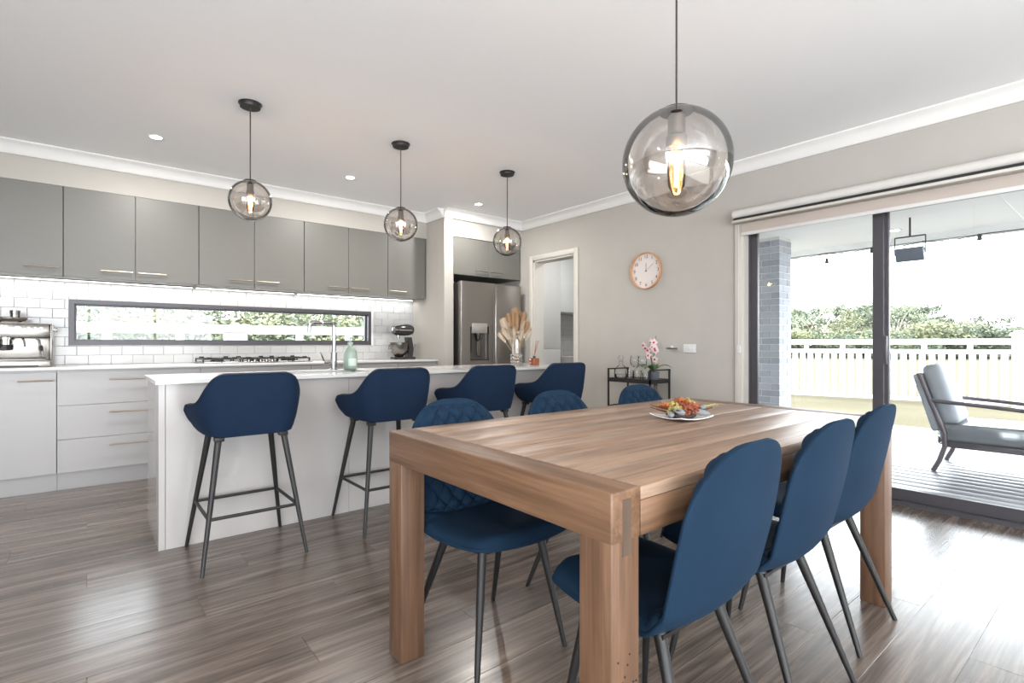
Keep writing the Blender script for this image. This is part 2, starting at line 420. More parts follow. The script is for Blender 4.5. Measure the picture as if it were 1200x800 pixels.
# pantry doorway
pa = MB(); Y0, Y1 = 4.05, 4.74
pa.box(XR - .018, XR, Y0 - .06, Y0, 0, 2.16, bev=.004); pa.box(XR - .018, XR, Y1, Y1 + .06, 0, 2.16, bev=.004); pa.box(XR - .018, XR, Y0, Y1, 2.1, 2.16, bev=.004)
pa.box(XR, XR + .15, Y0, Y0 + .02, 0, 2.1); pa.box(XR, XR + .15, Y1 - .02, Y1, 0, 2.1); pa.box(XR, XR + .15, Y0, Y1, 2.08, 2.1)
pa.build('trim_6', CREAM, kind='structure')
PWHITE = mat('pantry_white_paint', (207, 207, 206), .6, var=.01)
wall_x('wall_pantry_end', 6.25, 6.4, 3.87, YK, [], PWHITE)
wall_y('wall_pantry_side', 3.72, 3.87, XR + .15, 6.4, [], PWHITE)
bx(4.361, 6.4, 3.72, YK + .2, ZC, ZC + .1).build('ceiling_pantry', CEIL, kind='structure')
tp = thing('tall_pantry_cupboard', 'tall plain white pantry cupboard seen through the doorway', 'cupboard', (4.36, 5.3, 0))
bx(0, .85, 0, .37, 0, 2.585).build('body', PWHITE, tp, smooth=False)
for zz in ((.06, 1.02), (1.025, 2.55)):
    d_ = bx(.012, .84, -.018, 0, zz[0], zz[1], bev=.002).build('door', PWHITE, tp)
puc = thing('pantry_wall_cupboard', 'pale grey overhead cupboard with two doors inside the pantry', 'cupboard', (5.225, 5.34, 1.55))
bx(0, 1.0, 0, .335, 0, .85).build('body', mat('pale_blue_grey_laminate', (214, 217, 218), .4), puc, smooth=False)
for k in range(2):
    d_ = bx(.003 + k * .3, .297 + k * .3, -.018, 0, .003, .845, bev=.002).build('door', MATS['pale_blue_grey_laminate'], puc)
    MB().tube([(.27 + k * .06, -.03, .06), (.27 + k * .06, -.03, .02)], .004, 8).build('handle', HANDLE, d_)
pb = thing('pantry_bench', 'white benchtop with drawers below inside the pantry', 'bench', (5.225, 5.1, 0))
bx(0, 1.02, 0, .57, .1, .9).build('body', PWHITE, pb, smooth=False)
bx(-.01, 1.02, -.02, .575, .9, .92, bev=.002).build('worktop', STONE, pb)
pt = MB(); zz = .925; k = 0
while zz < 1.52:
    xx = 5.2 + (k % 2) * .076
    while xx < 6.1: pt.box(xx, xx + .148, YK - .007, YK, zz, zz + .073); xx += .151
    zz += .0765; k += 1
pt.build('pantry_tiles', TILE, wk, smooth=False, kind='stuff')
pl = thing('pantry_downlight', 'recessed ceiling downlight inside the pantry', 'downlight', (5.0, 4.4, ZC))
MB().lathe([(.045, 0), (.045, -.006), (.036, -.006), (.036, 0)], seg=20).build('ring', PLASTIC, pl)
EMIT = mat('lamp_diffuser', (255, 250, 240), .5, emit=14, ecol=(255, 248, 238))
MB().lathe([(.034, -.004), (.034, -.002)], seg=20).build('diffuser', EMIT, pl)
area('pantry_lamp', (0, 0, -.02), (0, 0, 0), .08, .08, 8, (1, .98, .95), shape='DISK', parent=pl)

# ------------------------------------------------------------------ kitchen: base cabinets
YF = 5.10
def bar_handle(p0, p1, parent, drop=(0, .022, 0), r=.0052):
    mb = MB(); p0 = Vector(p0); p1 = Vector(p1); d = Vector(drop)
    mb.tube([p0, p1], r, 8)
    for t in (.1, .9):
        q = p0.lerp(p1, t); mb.tube([q, q + d], r * .8, 6)
    return mb.build('handle', HANDLE, parent)
def base_unit(x0, x1, kind, label, hx=None):
    t = thing('base_cabinet', label, 'cabinet', (x0, YF, 0), group='kitchen base cabinets')
    wd = x1 - x0
    bx(0, wd, .02, .57, .13, .897).build('body', LOWER, t, smooth=False)
    bx(0, wd, .055, .075, 0, .13).build('kickboard', LOWER, t, smooth=False)
    if kind == 'drawers':
        for k, (a, b_) in enumerate(((.135, .379), (.383, .631), (.635, .882))):
            d = bx(.0015, wd - .0015, 0, .018, a, b_, bev=.0015, seg=1).build('drawer', LOWER, t)
            bar_handle((wd * .33, -.026, b_ - .063), (wd * .67, -.026, b_ - .063), d)
    else:
        d = bx(.0015, wd - .0015, 0, .018, .135, .882, bev=.0015, seg=1).build('door', LOWER, t)
        if hx: bar_handle((hx[0] * wd, -.026, .824), (hx[1] * wd, -.026, .824), d)
    return t
base_unit(-1.09, -.634, 'door', 'pale grey base cabinet at the bench end past the coffee machine', (.05, .46))
base_unit(-.632, -.173, 'door', 'pale grey single-door base cabinet under the coffee machine', (.545, .96))
base_unit(-.171, .747, 'drawers', 'pale grey three-drawer base cabinet between the single-door cabinet and the cooktop')
base_unit(.749, 1.667, 'drawers', 'pale grey three-drawer base cabinet under the gas cooktop')
base_unit(1.669, 2.127, 'door', 'pale grey base cabinet next to the cooktop on the fridge side', (.06, .46))
base_unit(2.129, 2.587, 'door', 'pale grey base cabinet behind the island tap', (.06, .46))
base_unit(2.589, 3.068, 'door', 'pale grey base cabinet under the stand mixer', (.06, .46))
bx(-1.1, 3.069, YF - .025, YK - .001, .898, BT, bev=.002).build('kitchen_worktop', STONE, label='long white stone worktop along the tiled splashback', category='worktop')

# ------------------------------------------------------------------ kitchen: wall cabinets
YU, UZ0, UZ1 = 5.33, 1.622, 2.316
def wall_unit(x0, xs, sides, label):
    t = thing('wall_cabinet', label, 'cabinet', (x0, YU, UZ0), group='taupe overhead kitchen cabinets')
    wd = xs[-1] - x0
    bx(0, wd, .02, .348, 0, UZ1 - UZ0).build('body', UPPER, t, smooth=False)
    a = 0
    for x1, side in zip(xs, sides):
        b_ = x1 - x0
        d = bx(a + .002, b_ - .002, 0, .018, -.004, UZ1 - UZ0 - .002, bev=.001, seg=1).build('door', UPPER, t)
        if side == 'r': bar_handle((b_ - .225, -.024, .058), (b_ - .02, -.024, .058), d)
        else: bar_handle((a + .018, -.024, .058), (a + .215, -.024, .058), d)
        a = b_
    return t
wall_unit(-1.055, [-.600, -.143], ['r', 'r'], 'taupe overhead cabinet above the coffee machine')
wall_unit(-.141, [.313, .768], 'rl', 'taupe two-door overhead cabinet above the window end nearest the coffee machine')
wall_unit(.770, [1.222, 1.677], 'rl', 'taupe two-door overhead cabinet above the gas cooktop')
wall_unit(1.679, [2.132, 2.578], 'rl', 'taupe two-door overhead cabinet behind the middle island pendant')
wall_unit(2.580, [3.045], 'l', 'taupe single-door overhead cabinet above the stand mixer, against the nib wall')
# LED strips under the wall cabinets
for i, (a, b_) in enumerate(((-1.0, .76), (.78, 1.66), (1.69, 3.03))):
    ld = thing('led_strip_light', ['slim LED strip glowing under the cabinets by the coffee machine', 'slim LED strip glowing under the cabinets over the cooktop', 'slim LED strip glowing under the cabinets over the stand mixer'][i], 'strip light', ((a + b_) / 2, 5.60, UZ0))
    n = (b_ - a) / 2
    bx(-n, n, -.016, .016, -.01, -.0005, bev=.001).build('profile', STEELH, ld)
    bx(-n + .005, n - .005, -.012, .012, -.014, -.0105).build('diffuser', mat('led_diffuser', (255, 255, 255), .5, emit=3.5, ecol=(255, 252, 248)), ld, smooth=False)
    area('led_lamp', (0, 0, -.02), (0, 0, 0), 2 * n, .02, 1.9 * n, (1, .985, .96), parent=ld)

# over-fridge cabinet
oc = thing('fridge_top_cabinet', 'taupe two-door cabinet above the stainless fridge', 'cabinet', (3.19, 4.975, 1.885))
bx(.001, 1.013, .02, .6, 0, .424).build('body', UPPER, oc, smooth=False)
for k, (a, b_) in enumerate(((.02, .512), (.515, 1.0))):
    d = bx(a, b_, 0, .018, .002, .424, bev=.001, seg=1).build('door', UPPER, oc)
    if k == 0: bar_handle((b_ - .2, -.024, .06), (b_ - .02, -.024, .06), d)
    else: bar_handle((a + .02, -.024, .06), (a + .2, -.024, .06), d)
# fridge
fr = thing('french_door_fridge', 'stainless steel french-door fridge with ice and water dispenser', 'fridge', (3.23, 4.86, 0))
bx(.01, .885, .07, .74, .05, 1.785, bev=.004).build('body', mat('dark_grey_steel', (88, 85, 82), .45, .7), fr)
for fx in (.04, .78): bx(fx, fx + .07, .1, .68, 0, .05).build('foot', BLACK, fr, smooth=False)
def fdoor(name, x0, x1, z0, z1, hole=None):
    mb = MB()
    if not hole: mb.box(x0, x1, 0, .065, z0, z1, bev=.014, seg=3)
    else:
        hx0, hx1, hz0, hz1 = hole
        poly = [(x0, .065), (x0, .014), (x0 + .004, .004), (x0 + .014, 0), (hx0, 0), (hx0, .065)]
        mb.prism(poly, 2, z0, z1)
        poly = [(hx1, .065), (hx1, 0), (x1 - .006, 0), (x1, .006), (x1, .065)]
        mb.prism(poly, 2, z0, z1)
        mb.box(hx0, hx1, 0, .065, z0, hz0); mb.box(hx0, hx1, 0, .065, hz1, z1); mb.box(hx0, hx1, .055, .065, hz0, hz1)
    return mb.build(name, STEEL, fr, ang=30)
dl = fdoor('door', 0, .479, .70, 1.80, (.127, .39, .905, 1.295))
dr = fdoor('door', .485, .885, .70, 1.80)
fdoor('freezer_drawer', 0, .885, .06, .69)
bx(.135, .382, .05, .055, .91, 1.29).build('dispenser_recess', mat('dispenser_grey', (92, 88, 85), .4, .4), dl, smooth=False)
bx(.15, .366, -.006, .05, 1.215, 1.33, bev=.006).build('dispenser_panel', mat('dispenser_silver', (196, 192, 187), .3, .8), dl)
MB().lathe([(.035, 1.14), (.05, 1.2), (.052, 1.215)], (.258, .03, 0), 20).build('nozzle', STEELH, dl)
bx(.235, .282, .02, .03, .95, 1.14, bev=.004, rot=Matrix.Rotation(R(-6), 3, 'X')).build('paddle', STEELH, dl)
bx(.14, .378, .0, .05, .905, .918, bev=.003).build('drip_tray', BLACK, dl)
bx(.130, .150, .004, .05, 1.0, 1.29, bev=.003).build('side_rail', BLACK, dl)
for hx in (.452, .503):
    MB().tube([(hx, -.012, .78), (hx, -.012, 1.72)], .003, 8).build('handle_edge', mat('darker_steel', (110, 106, 102), .35, .9), dl if hx < .48 else dr)  # thin rods in a steel darker than the doors

# ------------------------------------------------------------------ island bench
IX0, IX1 = .292, 3.352
isl = thing('kitchen_island', 'long white kitchen island with gloss front panels and end panels', 'island', (IX0, 3.30, 0))
W_ = IX1 - IX0
MB().box(.03, .67, .02, .60, .0, .879).box(1.28, W_ - .03, .02, .60, .0, .879).box(.67, 1.28, .02, .60, 0, .64).build('carcass', LOWER, isl, smooth=False)
bx(0, .03, 0, .61, 0, .879, bev=.0015, seg=1).build('end_panel', ISLE, isl)
bx(W_ - .03, W_, 0, .61, 0, .879, bev=.0015, seg=1).build('end_panel', ISLE, isl)
n = 3
for k in range(n):
    a = .0315 + k * (W_ - .063) / n; b_ = a + (W_ - .063) / n - .0015
    bx(a, b_, 0, .02, 0, .879, bev=.001, seg=1).build('front_panel', ISLE, isl)
wt = MB(); tx0, tx1, ty0, ty1 = IX0 - .017, IX1 + .017, 3.256, 3.95
sx0, sx1, sy0, sy1 = .98, 1.55, 3.46, 3.80
for (a, b_, c, d) in ((tx0, sx0, ty0, ty1), (sx1, tx1, ty0, ty1), (sx0, sx1, ty0, sy0), (sx0, sx1, sy1, ty1)): wt.box(a, b_, c, d, .88, .90)
bmesh.ops.remove_doubles(wt.bm, verts=wt.bm.verts, dist=1e-5)
wt.build('island_worktop', STONE, smooth=False, label='long white stone worktop on the kitchen island', category='worktop')
sk = thing('undermount_sink', 'stainless undermount sink set in the island worktop', 'sink', (0, 0, 0))
sb = MB(); a = .003
sb.box(sx0, sx1, sy0, sy1, .66, .664); sb.box(sx0 - a, sx0, sy0, sy1, .66, .879); sb.box(sx1, sx1 + a, sy0, sy1, .66, .879); sb.box(sx0, sx1, sy0 - a, sy0, .66, .879); sb.box(sx0, sx1, sy1, sy1 + a, .66, .879)
sb.build('basin', STEELH, sk, smooth=False)
MB().lathe([(.045, .664), (.045, .668), (.02, .666)], ((sx0 + sx1) / 2, 3.63, 0), 20).build('drain', CHROME, sk)

# mixer tap on the island
tp_ = onz(391, 433, .9); tp_.y = 3.862; tp_.x = 1.432
ta = thing('kitchen_tap', 'tall chrome square-neck mixer tap on the island', 'tap', (1.432, 3.862, .90))
MB().lathe([(.027, 0), (.027, .006), (.023, .01), (.022, .13), (.0175, .135), (.0175, .15)], seg=20).build('base', CHROME, ta)
pts = [(0, 0, .13), (0, 0, .30)] + [(-.035 + .035 * math.cos(R(q)), 0, .315 + .035 * math.sin(R(q))) for q in range(0, 91, 15)] + [(-.145 - .035 * math.sin(R(q)), 0, .315 + .035 * math.cos(R(q))) for q in range(0, 91, 15)] + [(-.183, 0, .275)]
MB().tube(pts, .0155, 14).build('spout', CHROME, ta)
hm = MB(); hm.tube([(-.02, 0, .055), (-.075, 0, .055)], .014, 12); hm.tube([(-.07, 0, .06), (-.1, 0, .13)], [.006, .004], 8)
hm.build('lever_handle', CHROME, ta)
# soap bottle
sp = thing('soap_bottle', 'pale green frosted glass pump bottle beside the island tap', 'bottle', (1.528, 3.785, .90))
SAGE = mat('sage_frosted_glass', (149, 166, 153), .3, var=.03)
prof = [(.0, 0), (.04, 0), (.048, .006), (.05, .02), (.05, .115), (.046, .135), (.036, .155), (.022, .168), (.0165, .175), (.0165, .195)]
MB().lathe(prof, seg=24).build('bottle_body', SAGE, sp)
MB().lathe([(.019, .19), (.019, .205), (.012, .208), (.006, .21), (.005, .235)], seg=16).build('collar', SAGE, sp)
MB().tube([(0, 0, .232), (-.004, 0, .238), (.03, -.01, .236)], [.007, .007, .004], 8).build('pump_head', SAGE, sp)
lb = MB(); 
for k in range(8):
    a0, a1 = R(-128 + k * 9), R(-128 + (k + 1) * 9); r = .0505
    v = [lb.bm.verts.new((r * math.cos(q), r * math.sin(q), h)) for q, h in ((a0, .03), (a1, .03), (a1, .085), (a0, .085))]; lb.bm.faces.new(v)
lb.build('bottle_label', mat('pale_label', (200, 217, 204), .5), sp)

# ------------------------------------------------------------------ cooktop
ck = thing('gas_cooktop', 'stainless five-burner gas cooktop with black trivets', 'cooktop', (1.235, 5.37, BT))
bx(-.46, .46, -.24, .24, 0, .012, bev=.004).build('hob_plate', STEELH, ck)
for (x, y, r) in ((-.31, .1, .045), (-.31, -.11, .035), (0, .02, .065), (.3, .1, .04), (.3, -.11, .045)):
    b_ = MB().lathe([(r, .012), (r, .022), (r * .8, .024), (r * .8, .032), (r * .3, .034)], (x, y, 0), 18).build('burner', BLACK, ck)
for gx in (-.31, 0, .3):
    g = MB(); wgt = .145
    for sx in (-1, 1): g.box(gx + sx * wgt - .005, gx + sx * wgt + .005, -.2, .21, .034, .044)
    for sy in (-.2, .0, .21): g.box(gx - wgt, gx + wgt, sy - .005, sy + .005, .034, .044)
    g.box(gx - .005, gx + .005, -.2, .21, .036, .046)
    for sx in (-1, 1):
        for sy in (-.19, .2):
            g.box(gx + sx * wgt - .006, gx + sx * wgt + .006, sy - .006, sy + .006, .012, .034)
            g.box(gx + sx * .1 - .02, gx + sx * .1 + .02, sy - .004, sy + .004, .044, .056)
    g.build('trivet', BLACK, ck, smooth=False)
for k in range(5):
    MB().lathe([(.017, .012), (.016, .03), (.012, .034)], (-.1 + k * .05, -.215, 0), 14).build('knob', STEELH, ck)

# ------------------------------------------------------------------ coffee machine
cf = thing('espresso_machine', 'stainless steel espresso machine with portafilter and steam wand', 'coffee machine', (-.40, 5.30, BT))
bx(-.185, .185, .02, .34, .02, .30, bev=.012).build('body', STEELH, cf)
bx(-.185, .185, -.03, .05, .215, .325, bev=.01).build('control_panel', STEELH, cf)
bx(-.19, .19, -.07, .34, 0, .052, bev=.006).build('base', STEELH, cf)
bx(-.13, .12, -.0715, -.06, .0, .014).build('base_recess', BLACK, cf, smooth=False)
bx(-.165, .165, -.064, .02, .052, .06, bev=.002).build('drip_tray', mat('steel_grille', (150, 147, 142), .35, .9), cf)
bx(.185, .198, -.05, .335, .0, .325, bev=.005).build('side_panel', STEELH, cf)
bx(-.198, -.185, -.05, .335, .0, .325, bev=.005).build('side_panel', STEELH, cf)
for k, (bx0, r) in enumerate(((-.15, .010), (-.105, .014), (-.055, .008), (.065, .011), (.1, .011), (.135, .011))):
    MB().lathe([(r, 0), (r, .006), (r * .8, .009)], (bx0, -.03, .29), 14, rot=Matrix.Rotation(R(90), 3, 'X')).build('button', PLASTIC if k > 2 else CHROME, cf)
MB().lathe([(.027, 0), (.027, .006), (.022, .007)], (.005, -.03, .278), 20, rot=Matrix.Rotation(R(90), 3, 'X')).build('pressure_gauge', PLASTIC, cf)
MB().lathe([(.036, .165), (.036, .2), (.045, .205), (.045, .22)], (-.06, -.0, 0), 20).build('group_head', CHROME, cf)
pf = MB(); pf.lathe([(.03, .125), (.037, .13), (.039, .168)], (-.06, -.0, 0), 18); pf.tube([(-.06, -.03, .15), (-.06, -.07, .148), (-.06, -.17, .138)], [.009, .012, .014], 10)
pf.build('portafilter', BLACK, cf)
MB().tube([(.11, -.01, .215), (.125, -.03, .2), (.135, -.04, .15), (.142, -.045, .08)], .005, 8).build('steam_wand', CHROME, cf)
MB().tube([(.134, -.04, .16), (.138, -.043, .12)], .010, 8).build('wand_grip', BLACK, cf)
MB().tube([(.03, -.01, .215), (.04, -.02, .19), (.045, -.025, .15)], .006, 8).build('water_spout', CHROME, cf)
MB().lathe([(.013, 0), (.013, .02), (.016, .022)], (.2, .06, .28), 14, rot=Matrix.Rotation(R(90), 3, 'Y')).build('steam_knob', CHROME, cf)
bx(-.17, .07, .05, .3, .325, .333, bev=.002).build('cup_tray', mat('steel_grille', (150, 147, 142)), cf)
MB().lathe([(.085, .345), (.1, .36), (.1, .372), (.02, .374)], (-.05, .14, 0), 24).build('bean_hopper_lid', mat('smoky_brown_plastic', (104, 92, 84), .2), cf)
MB().lathe([(.06, .333), (.075, .346)], (-.05, .14, 0), 24).build('bean_hopper', CLEAR, cf)
tpz = MB(); tpz.lathe([(.028, .374), (.028, .40), (.03, .402), (.03, .425), (.012, .428)], (-.02, .12, 0), 18)
tpz.build('tamper', STEELH, cf)

# ------------------------------------------------------------------ stand mixer
sm = thing('stand_mixer', 'black and silver stand mixer with steel bowl in the bench corner', 'mixer', (2.80, 5.40, BT))
GUN = mat('gunmetal_gloss', (72, 70, 70), .2, .6)
m_ = MB()
m_.prism([(-.1, -.09), (.1, -.09), (.13, -.06), (.13, .06), (.1, .09), (-.1, .09), (-.13, .05), (-.13, -.05)], 2, 0, .026)
m_.build('base', GUN, sm)
cl = MB(); cl.prism([(.04, .02), (.1, .02), (.115, .12), (.09, .25), (.035, .25), (.055, .13)], 1, -.04, .04); cl.build('column', GUN, sm)
hd = MB(); rows = []
for x, ry, rz, cz in ((-.125, .02, .02, .33), (-.12, .05, .045, .33), (-.08, .066, .062, .332), (0, .07, .068, .335), (.07, .068, .064, .335), (.115, .05, .048, .335), (.128, .02, .02, .335)):
    rr = hd.ring([(x, ry * math.cos(2 * math.pi * k / 20), cz + rz * math.sin(2 * math.pi * k / 20)) for k in range(20)])
    if rows: hd.bridge(rows[-1], rr)
    rows.append(rr)
hd.cap(rows[0]); hd.cap(rows[-1]); ho = hd.build('motor_head', GUN, sm)
bnd = MB()
for (ry, x0, x1) in ((.0715, -.085, .08),):
    for s in (-1, 1): bnd.box(x0, x1, s * ry - .003, s * ry + .003, .322, .336)
bnd.build('silver_band', CHROME, ho, smooth=False)
MB().lathe([(.022, 0), (.022, .012), (.012, .014)], (-.122, 0, .337), 16, rot=Matrix.Rotation(R(-90), 3, 'Y')).build('hub_cap', CHROME, ho)
MB().lathe([(.018, .235), (.02, .275)], (-.06, 0, 0), 14).build('beater_shaft', CHROME, sm)
MB().lathe([(.045, .028), (.05, .034), (.082, .07), (.1, .12), (.104, .19), (.108, .192), (.104, .188), (.096, .12), (.05, .045)], (-.05, 0, 0), 28).build('bowl', STEELH, sm)
for s in (-1, 1):
    pts = [(-.05 + s * .1, -.02, .17), (-.05 + s * .135, -.03, .165), (-.05 + s * .14, -.03, .12), (-.05 + s * .1, -.02, .1)]
    MB().tube(pts, .006, 8).build('bowl_handle', CHROME, sm)
MB().lathe([(.014, 0), (.014, .03), (.02, .032), (.02, .05)], (.1, -.02, .15), 12, rot=Matrix.Rotation(R(90), 3, 'Y')).build('speed_lever', CHROME, sm)

# ------------------------------------------------------------------ pendants
BULB = mat('warm_bulb_glass', (255, 190, 120), .3, emit=2.2, ecol=(255, 168, 92))
FILA = mat('glowing_filament', (255, 220, 170), .3, emit=17, ecol=(255, 190, 112))
def pendant(loc, Rg, zc, label, group, rc, power):
    t = thing('globe_pendant', label, 'pendant light', (loc[0], loc[1], ZC), group=group)
    k = Rg / .125
    MB().lathe([(rc, 0), (rc, -.004), (rc * .9, -.012), (rc * .86, -.026), (.012, -.028)], seg=28).build('canopy', BLACK, t)
    ztop = zc + Rg * .955 - ZC
    MB().tube([(0, 0, -.02), (0, 0, ztop + .005)], .0036, 8).build('cord', mat('dark_fabric_cord', (58, 50, 47), .8), t)
    ro = .3 * Rg
    MB().lathe([(ro * 1.02, ztop - .004), (ro * 1.02, ztop + .003), (ro * .9, ztop + .007), (.01, ztop + .008)], seg=28).build('cap', BLACK, t)
    prof = []
    a0 = math.acos(.955)
    for i in range(33):
        a = a0 + (math.pi - a0) * i / 32
        prof.append((Rg * math.sin(a), zc - ZC + Rg * math.cos(a)))
    mb = MB(); prev = None; seg = 48
    for r, z in prof[:-1]:
        g = mb.ring([(r * math.cos(2 * math.pi * q / seg), r * math.sin(2 * math.pi * q / seg), z) for q in range(seg)])
        if prev: mb.bridge(prev, g)
        prev = g
    mb.cap(prev); mb.build('globe', SMOKE, t, ang=180, label='smoked mirror glass globe')
    zt = ztop
    MB().lathe([(.02 * k, zt - .002), (.02 * k, zt - .055 * k), (.024 * k, zt - .06 * k), (.024 * k, zt - .085 * k)], seg=18).build('lamp_socket', STEELH if Rg > .15 else BLACK, t)
    zb = zt - .085 * k
    MB().lathe([(.012 * k, zb), (.016 * k, zb - .012 * k), (.022 * k, zb - .05 * k), (.019 * k, zb - .09 * k), (.008 * k, zb - .108 * k), (.001, zb - .11 * k)], seg=16).build('bulb', glass('amber_bulb_glass', (1, .82, .6), ior=1.3), t)
    fm = MB()
    for s in (-1, 1): fm.tube([(s * .006 * k, 0, zb - .02 * k), (s * .008 * k, s * .003, zb - .055 * k), (s * .005 * k, 0, zb - .092 * k)], .0028 * k, 6)
    fm.build('filament', FILA, t)
    l = bpy.data.lights.new('bulb_lamp', 'POINT'); l.energy = power; l.color = (1, .62, .32); l.shadow_soft_size = .02 * k
    o = bpy.data.objects.new('bulb_lamp', l); C.objects.link(o); o.parent = t; o.location = (0, 0, zb - .05 * k)
    return t
gp = 'small smoked globe pendants over the island'
pendant((.79, 3.55), .125, 1.985, 'small smoked glass globe pendant over the island sink end, above the first bar stool', gp, .068, 2.0)
pendant((1.822, 3.55), .125, 1.985, 'small smoked glass globe pendant over the middle of the island', gp, .068, 2.0)
pendant((2.843, 3.55), .125, 1.985, 'small smoked glass globe pendant over the pampas-vase end of the island', gp, .068, 2.0)
pendant((1.715, 1.125), .2, 1.772, 'large smoked glass globe pendant hanging over the dining table', 'dining pendant', .09, 3)

# ------------------------------------------------------------------ ceiling downlights
def downlight(x, y, label, p):
    t = thing('ceiling_downlight', label, 'downlight', (x, y, ZC), group='recessed ceiling downlights')
    MB().lathe([(.05, 0), (.05, -.004), (.046, -.006), (.037, -.004), (.037, 0)], seg=24).build('ring', PLASTIC, t)
    MB().lathe([(.036, -.003), (.036, -.001)], seg=24).build('diffuser', EMIT, t)
    area('down_lamp', (0, 0, -.012), (0, 0, 0), .07, .07, p, (1, .965, .92), shape='DISK', parent=t)
for x, y, lb_ in ((.388, 4.55, 'round recessed downlight above the walkway before the cooktop drawers'), (1.835, 4.55, 'round recessed downlight above the walkway behind the middle of the island'), (3.25, 4.55, 'round recessed downlight in front of the fridge')):
    downlight(x, y, lb_, 10)
for x, y in ((-1.6, 1.2), (-1.6, -1.6), (.9, -1.6), (3.2, -1.6)):
    downlight(x, y, 'round recessed downlight in the living area ceiling', 14)

# unseen pale rug, added to bounce window light up to the ceiling
rg = bx(-3.4, 3.2, -3.8, -.55, .0, .012, bev=.004).build('bounce_rug', mat('bounce_rug_cream', (238, 234, 226), .95, var=.04, scale=30, bump=.3, bscale=400), label='large cream rug added out of view to bounce light onto the ceiling', category='rug')

# ------------------------------------------------------------------ dining table
TX0, TX1, TY0, TY1, TZ = .826, 2.645, .692, 1.70, .785
tb = thing('dining_table', 'chunky reclaimed timber dining table with square corner legs', 'table', ((TX0 + TX1) / 2, (TY0 + TY1) / 2, 0))
cx, cy = (TX0 + TX1) / 2, (TY0 + TY1) / 2; hx, hy = (TX1 - TX0) / 2, (TY1 - TY0) / 2; lw = .092; AP = .678
for sx in (-1, 1):
    # end beam across the table
    x0, x1 = (-hx, -hx + .095) if sx < 0 else (hx - .095, hx)
    bx(x0, x1, -hy, hy, AP, TZ, bev=.005, seg=3).build('end_beam', OAKY, tb)
    for sy in (-1, 1):
        a = -hx if sx < 0 else hx - lw; c = -hy if sy < 0 else hy - lw
        lg = bx(a + .0006, a + lw, c + .0006, c + lw, 0, AP + .02, bev=.005, seg=2).build('leg', OAKZ, tb)
        if sx < 0 and sy < 0:
            nh = MB(); rr = random.Random(3)
            for k in range(11):
                px, pz = a + .02 + rr.random() * .06, .3 + rr.random() * .16
                nh.lathe([(.0022, -.0003), (.0022, .0015)], (px, c - .0004, pz), 8, rot=Matrix.Rotation(R(-90), 3, 'X'))
            nh.build('nail_hole', DARK, lg, smooth=False)
            bx(a + .035, a + .062, c - .0012, c + .002, AP - .03, TZ - .018, bev=.0005, seg=1).build('tenon_patch', wood('grey_tenon', (62, 50, 41), (92, 76, 63), 2), lg)
for sy in (-1, 1):
    y0, y1 = (-hy, -hy + .06) if sy < 0 else (hy - .06, hy)
    bx(-hx + .0965, hx - .0965, y0, y1, AP, TZ - .03, bev=.004).build('side_rail', OAK, tb)
n = 6; wd = (2 * hy) / n
for k in range(n):
    bx(-hx + .0965, hx - .0965, -hy + k * wd + .0006, -hy + (k + 1) * wd - .0006, TZ - .03 + .0005, TZ - random.uniform(0, .0012), bev=.0018, seg=2).build('top_board', OAKT, tb)

# ------------------------------------------------------------------ dining chairs
CH = [  # s, y, z, half width  (front of the chair is +y)
    (0.00, .235, .432, .185), (.12, .165, .418, .212), (.30, .03, .405, .226), (.45, -.09, .403, .224), (.53, -.145, .415, .22),
    (.60, -.185, .455, .217), (.68, -.208, .53, .22), (.79, -.234, .64, .222), (.90, -.258, .76, .212), (1.0, -.285, .868, .19)]
def cr(vals, s):
    ss = [v[0] for v in vals]
    for i in range(len(ss) - 1):
        if s <= ss[i + 1] or i == len(ss) - 2: break
    t = (s - ss[i]) / (ss[i + 1] - ss[i])
    def h(j):
        p0 = vals[max(i - 1, 0)][j]; p1 = vals[i][j]; p2 = vals[i + 1][j]; p3 = vals[min(i + 2, len(vals) - 1)][j]
        return .5 * ((2 * p1) + (p2 - p0) * t + (2 * p0 - 5 * p1 + 4 * p2 - p3) * t * t + (3 * p1 - p0 - 3 * p2 + p3) * t ** 3)
    return h(1), h(2), h(3)
def edge_fac(s):
    f_ = 1
    if s < .09: f_ *= max(.0, 1 - ((.09 - s) / .09) ** 2.2 * .97) ** .5
    if s > .84: f_ *= max(.0, 1 - ((s - .84) / .16) ** 2.4 * .97) ** .5
    return f_
def base_pt(s, t):
    y, z, hw = cr(CH, s); q = hw * edge_fac(s) * t
    b = min(1, max(0, (s - .5) / .15)); b = b * b * (3 - 2 * b)
    k = (q / .22) ** 2
    y += .02 * k * b; z += .02 * k * (1 - b) + .018 * k * 4 * b * (1 - b)
    return Vector((q, y, z))
def base_n(s, t):
    e = 1e-3
    a = base_pt(min(s + e, 1), t) - base_pt(max(s - e, 0), t); tt = max(-.98, min(.98, t))
    b_ = base_pt(s, tt + e) - base_pt(s, tt - e)
    v = b_.cross(a); 
    if v.length < 1e-12: return Vector((0, 0, 1))
    v.normalize()
    if s < .45 and v.z < 0: v = -v
    if s >= .45 and (v.y + v.z) < 0: v = -v
    return v
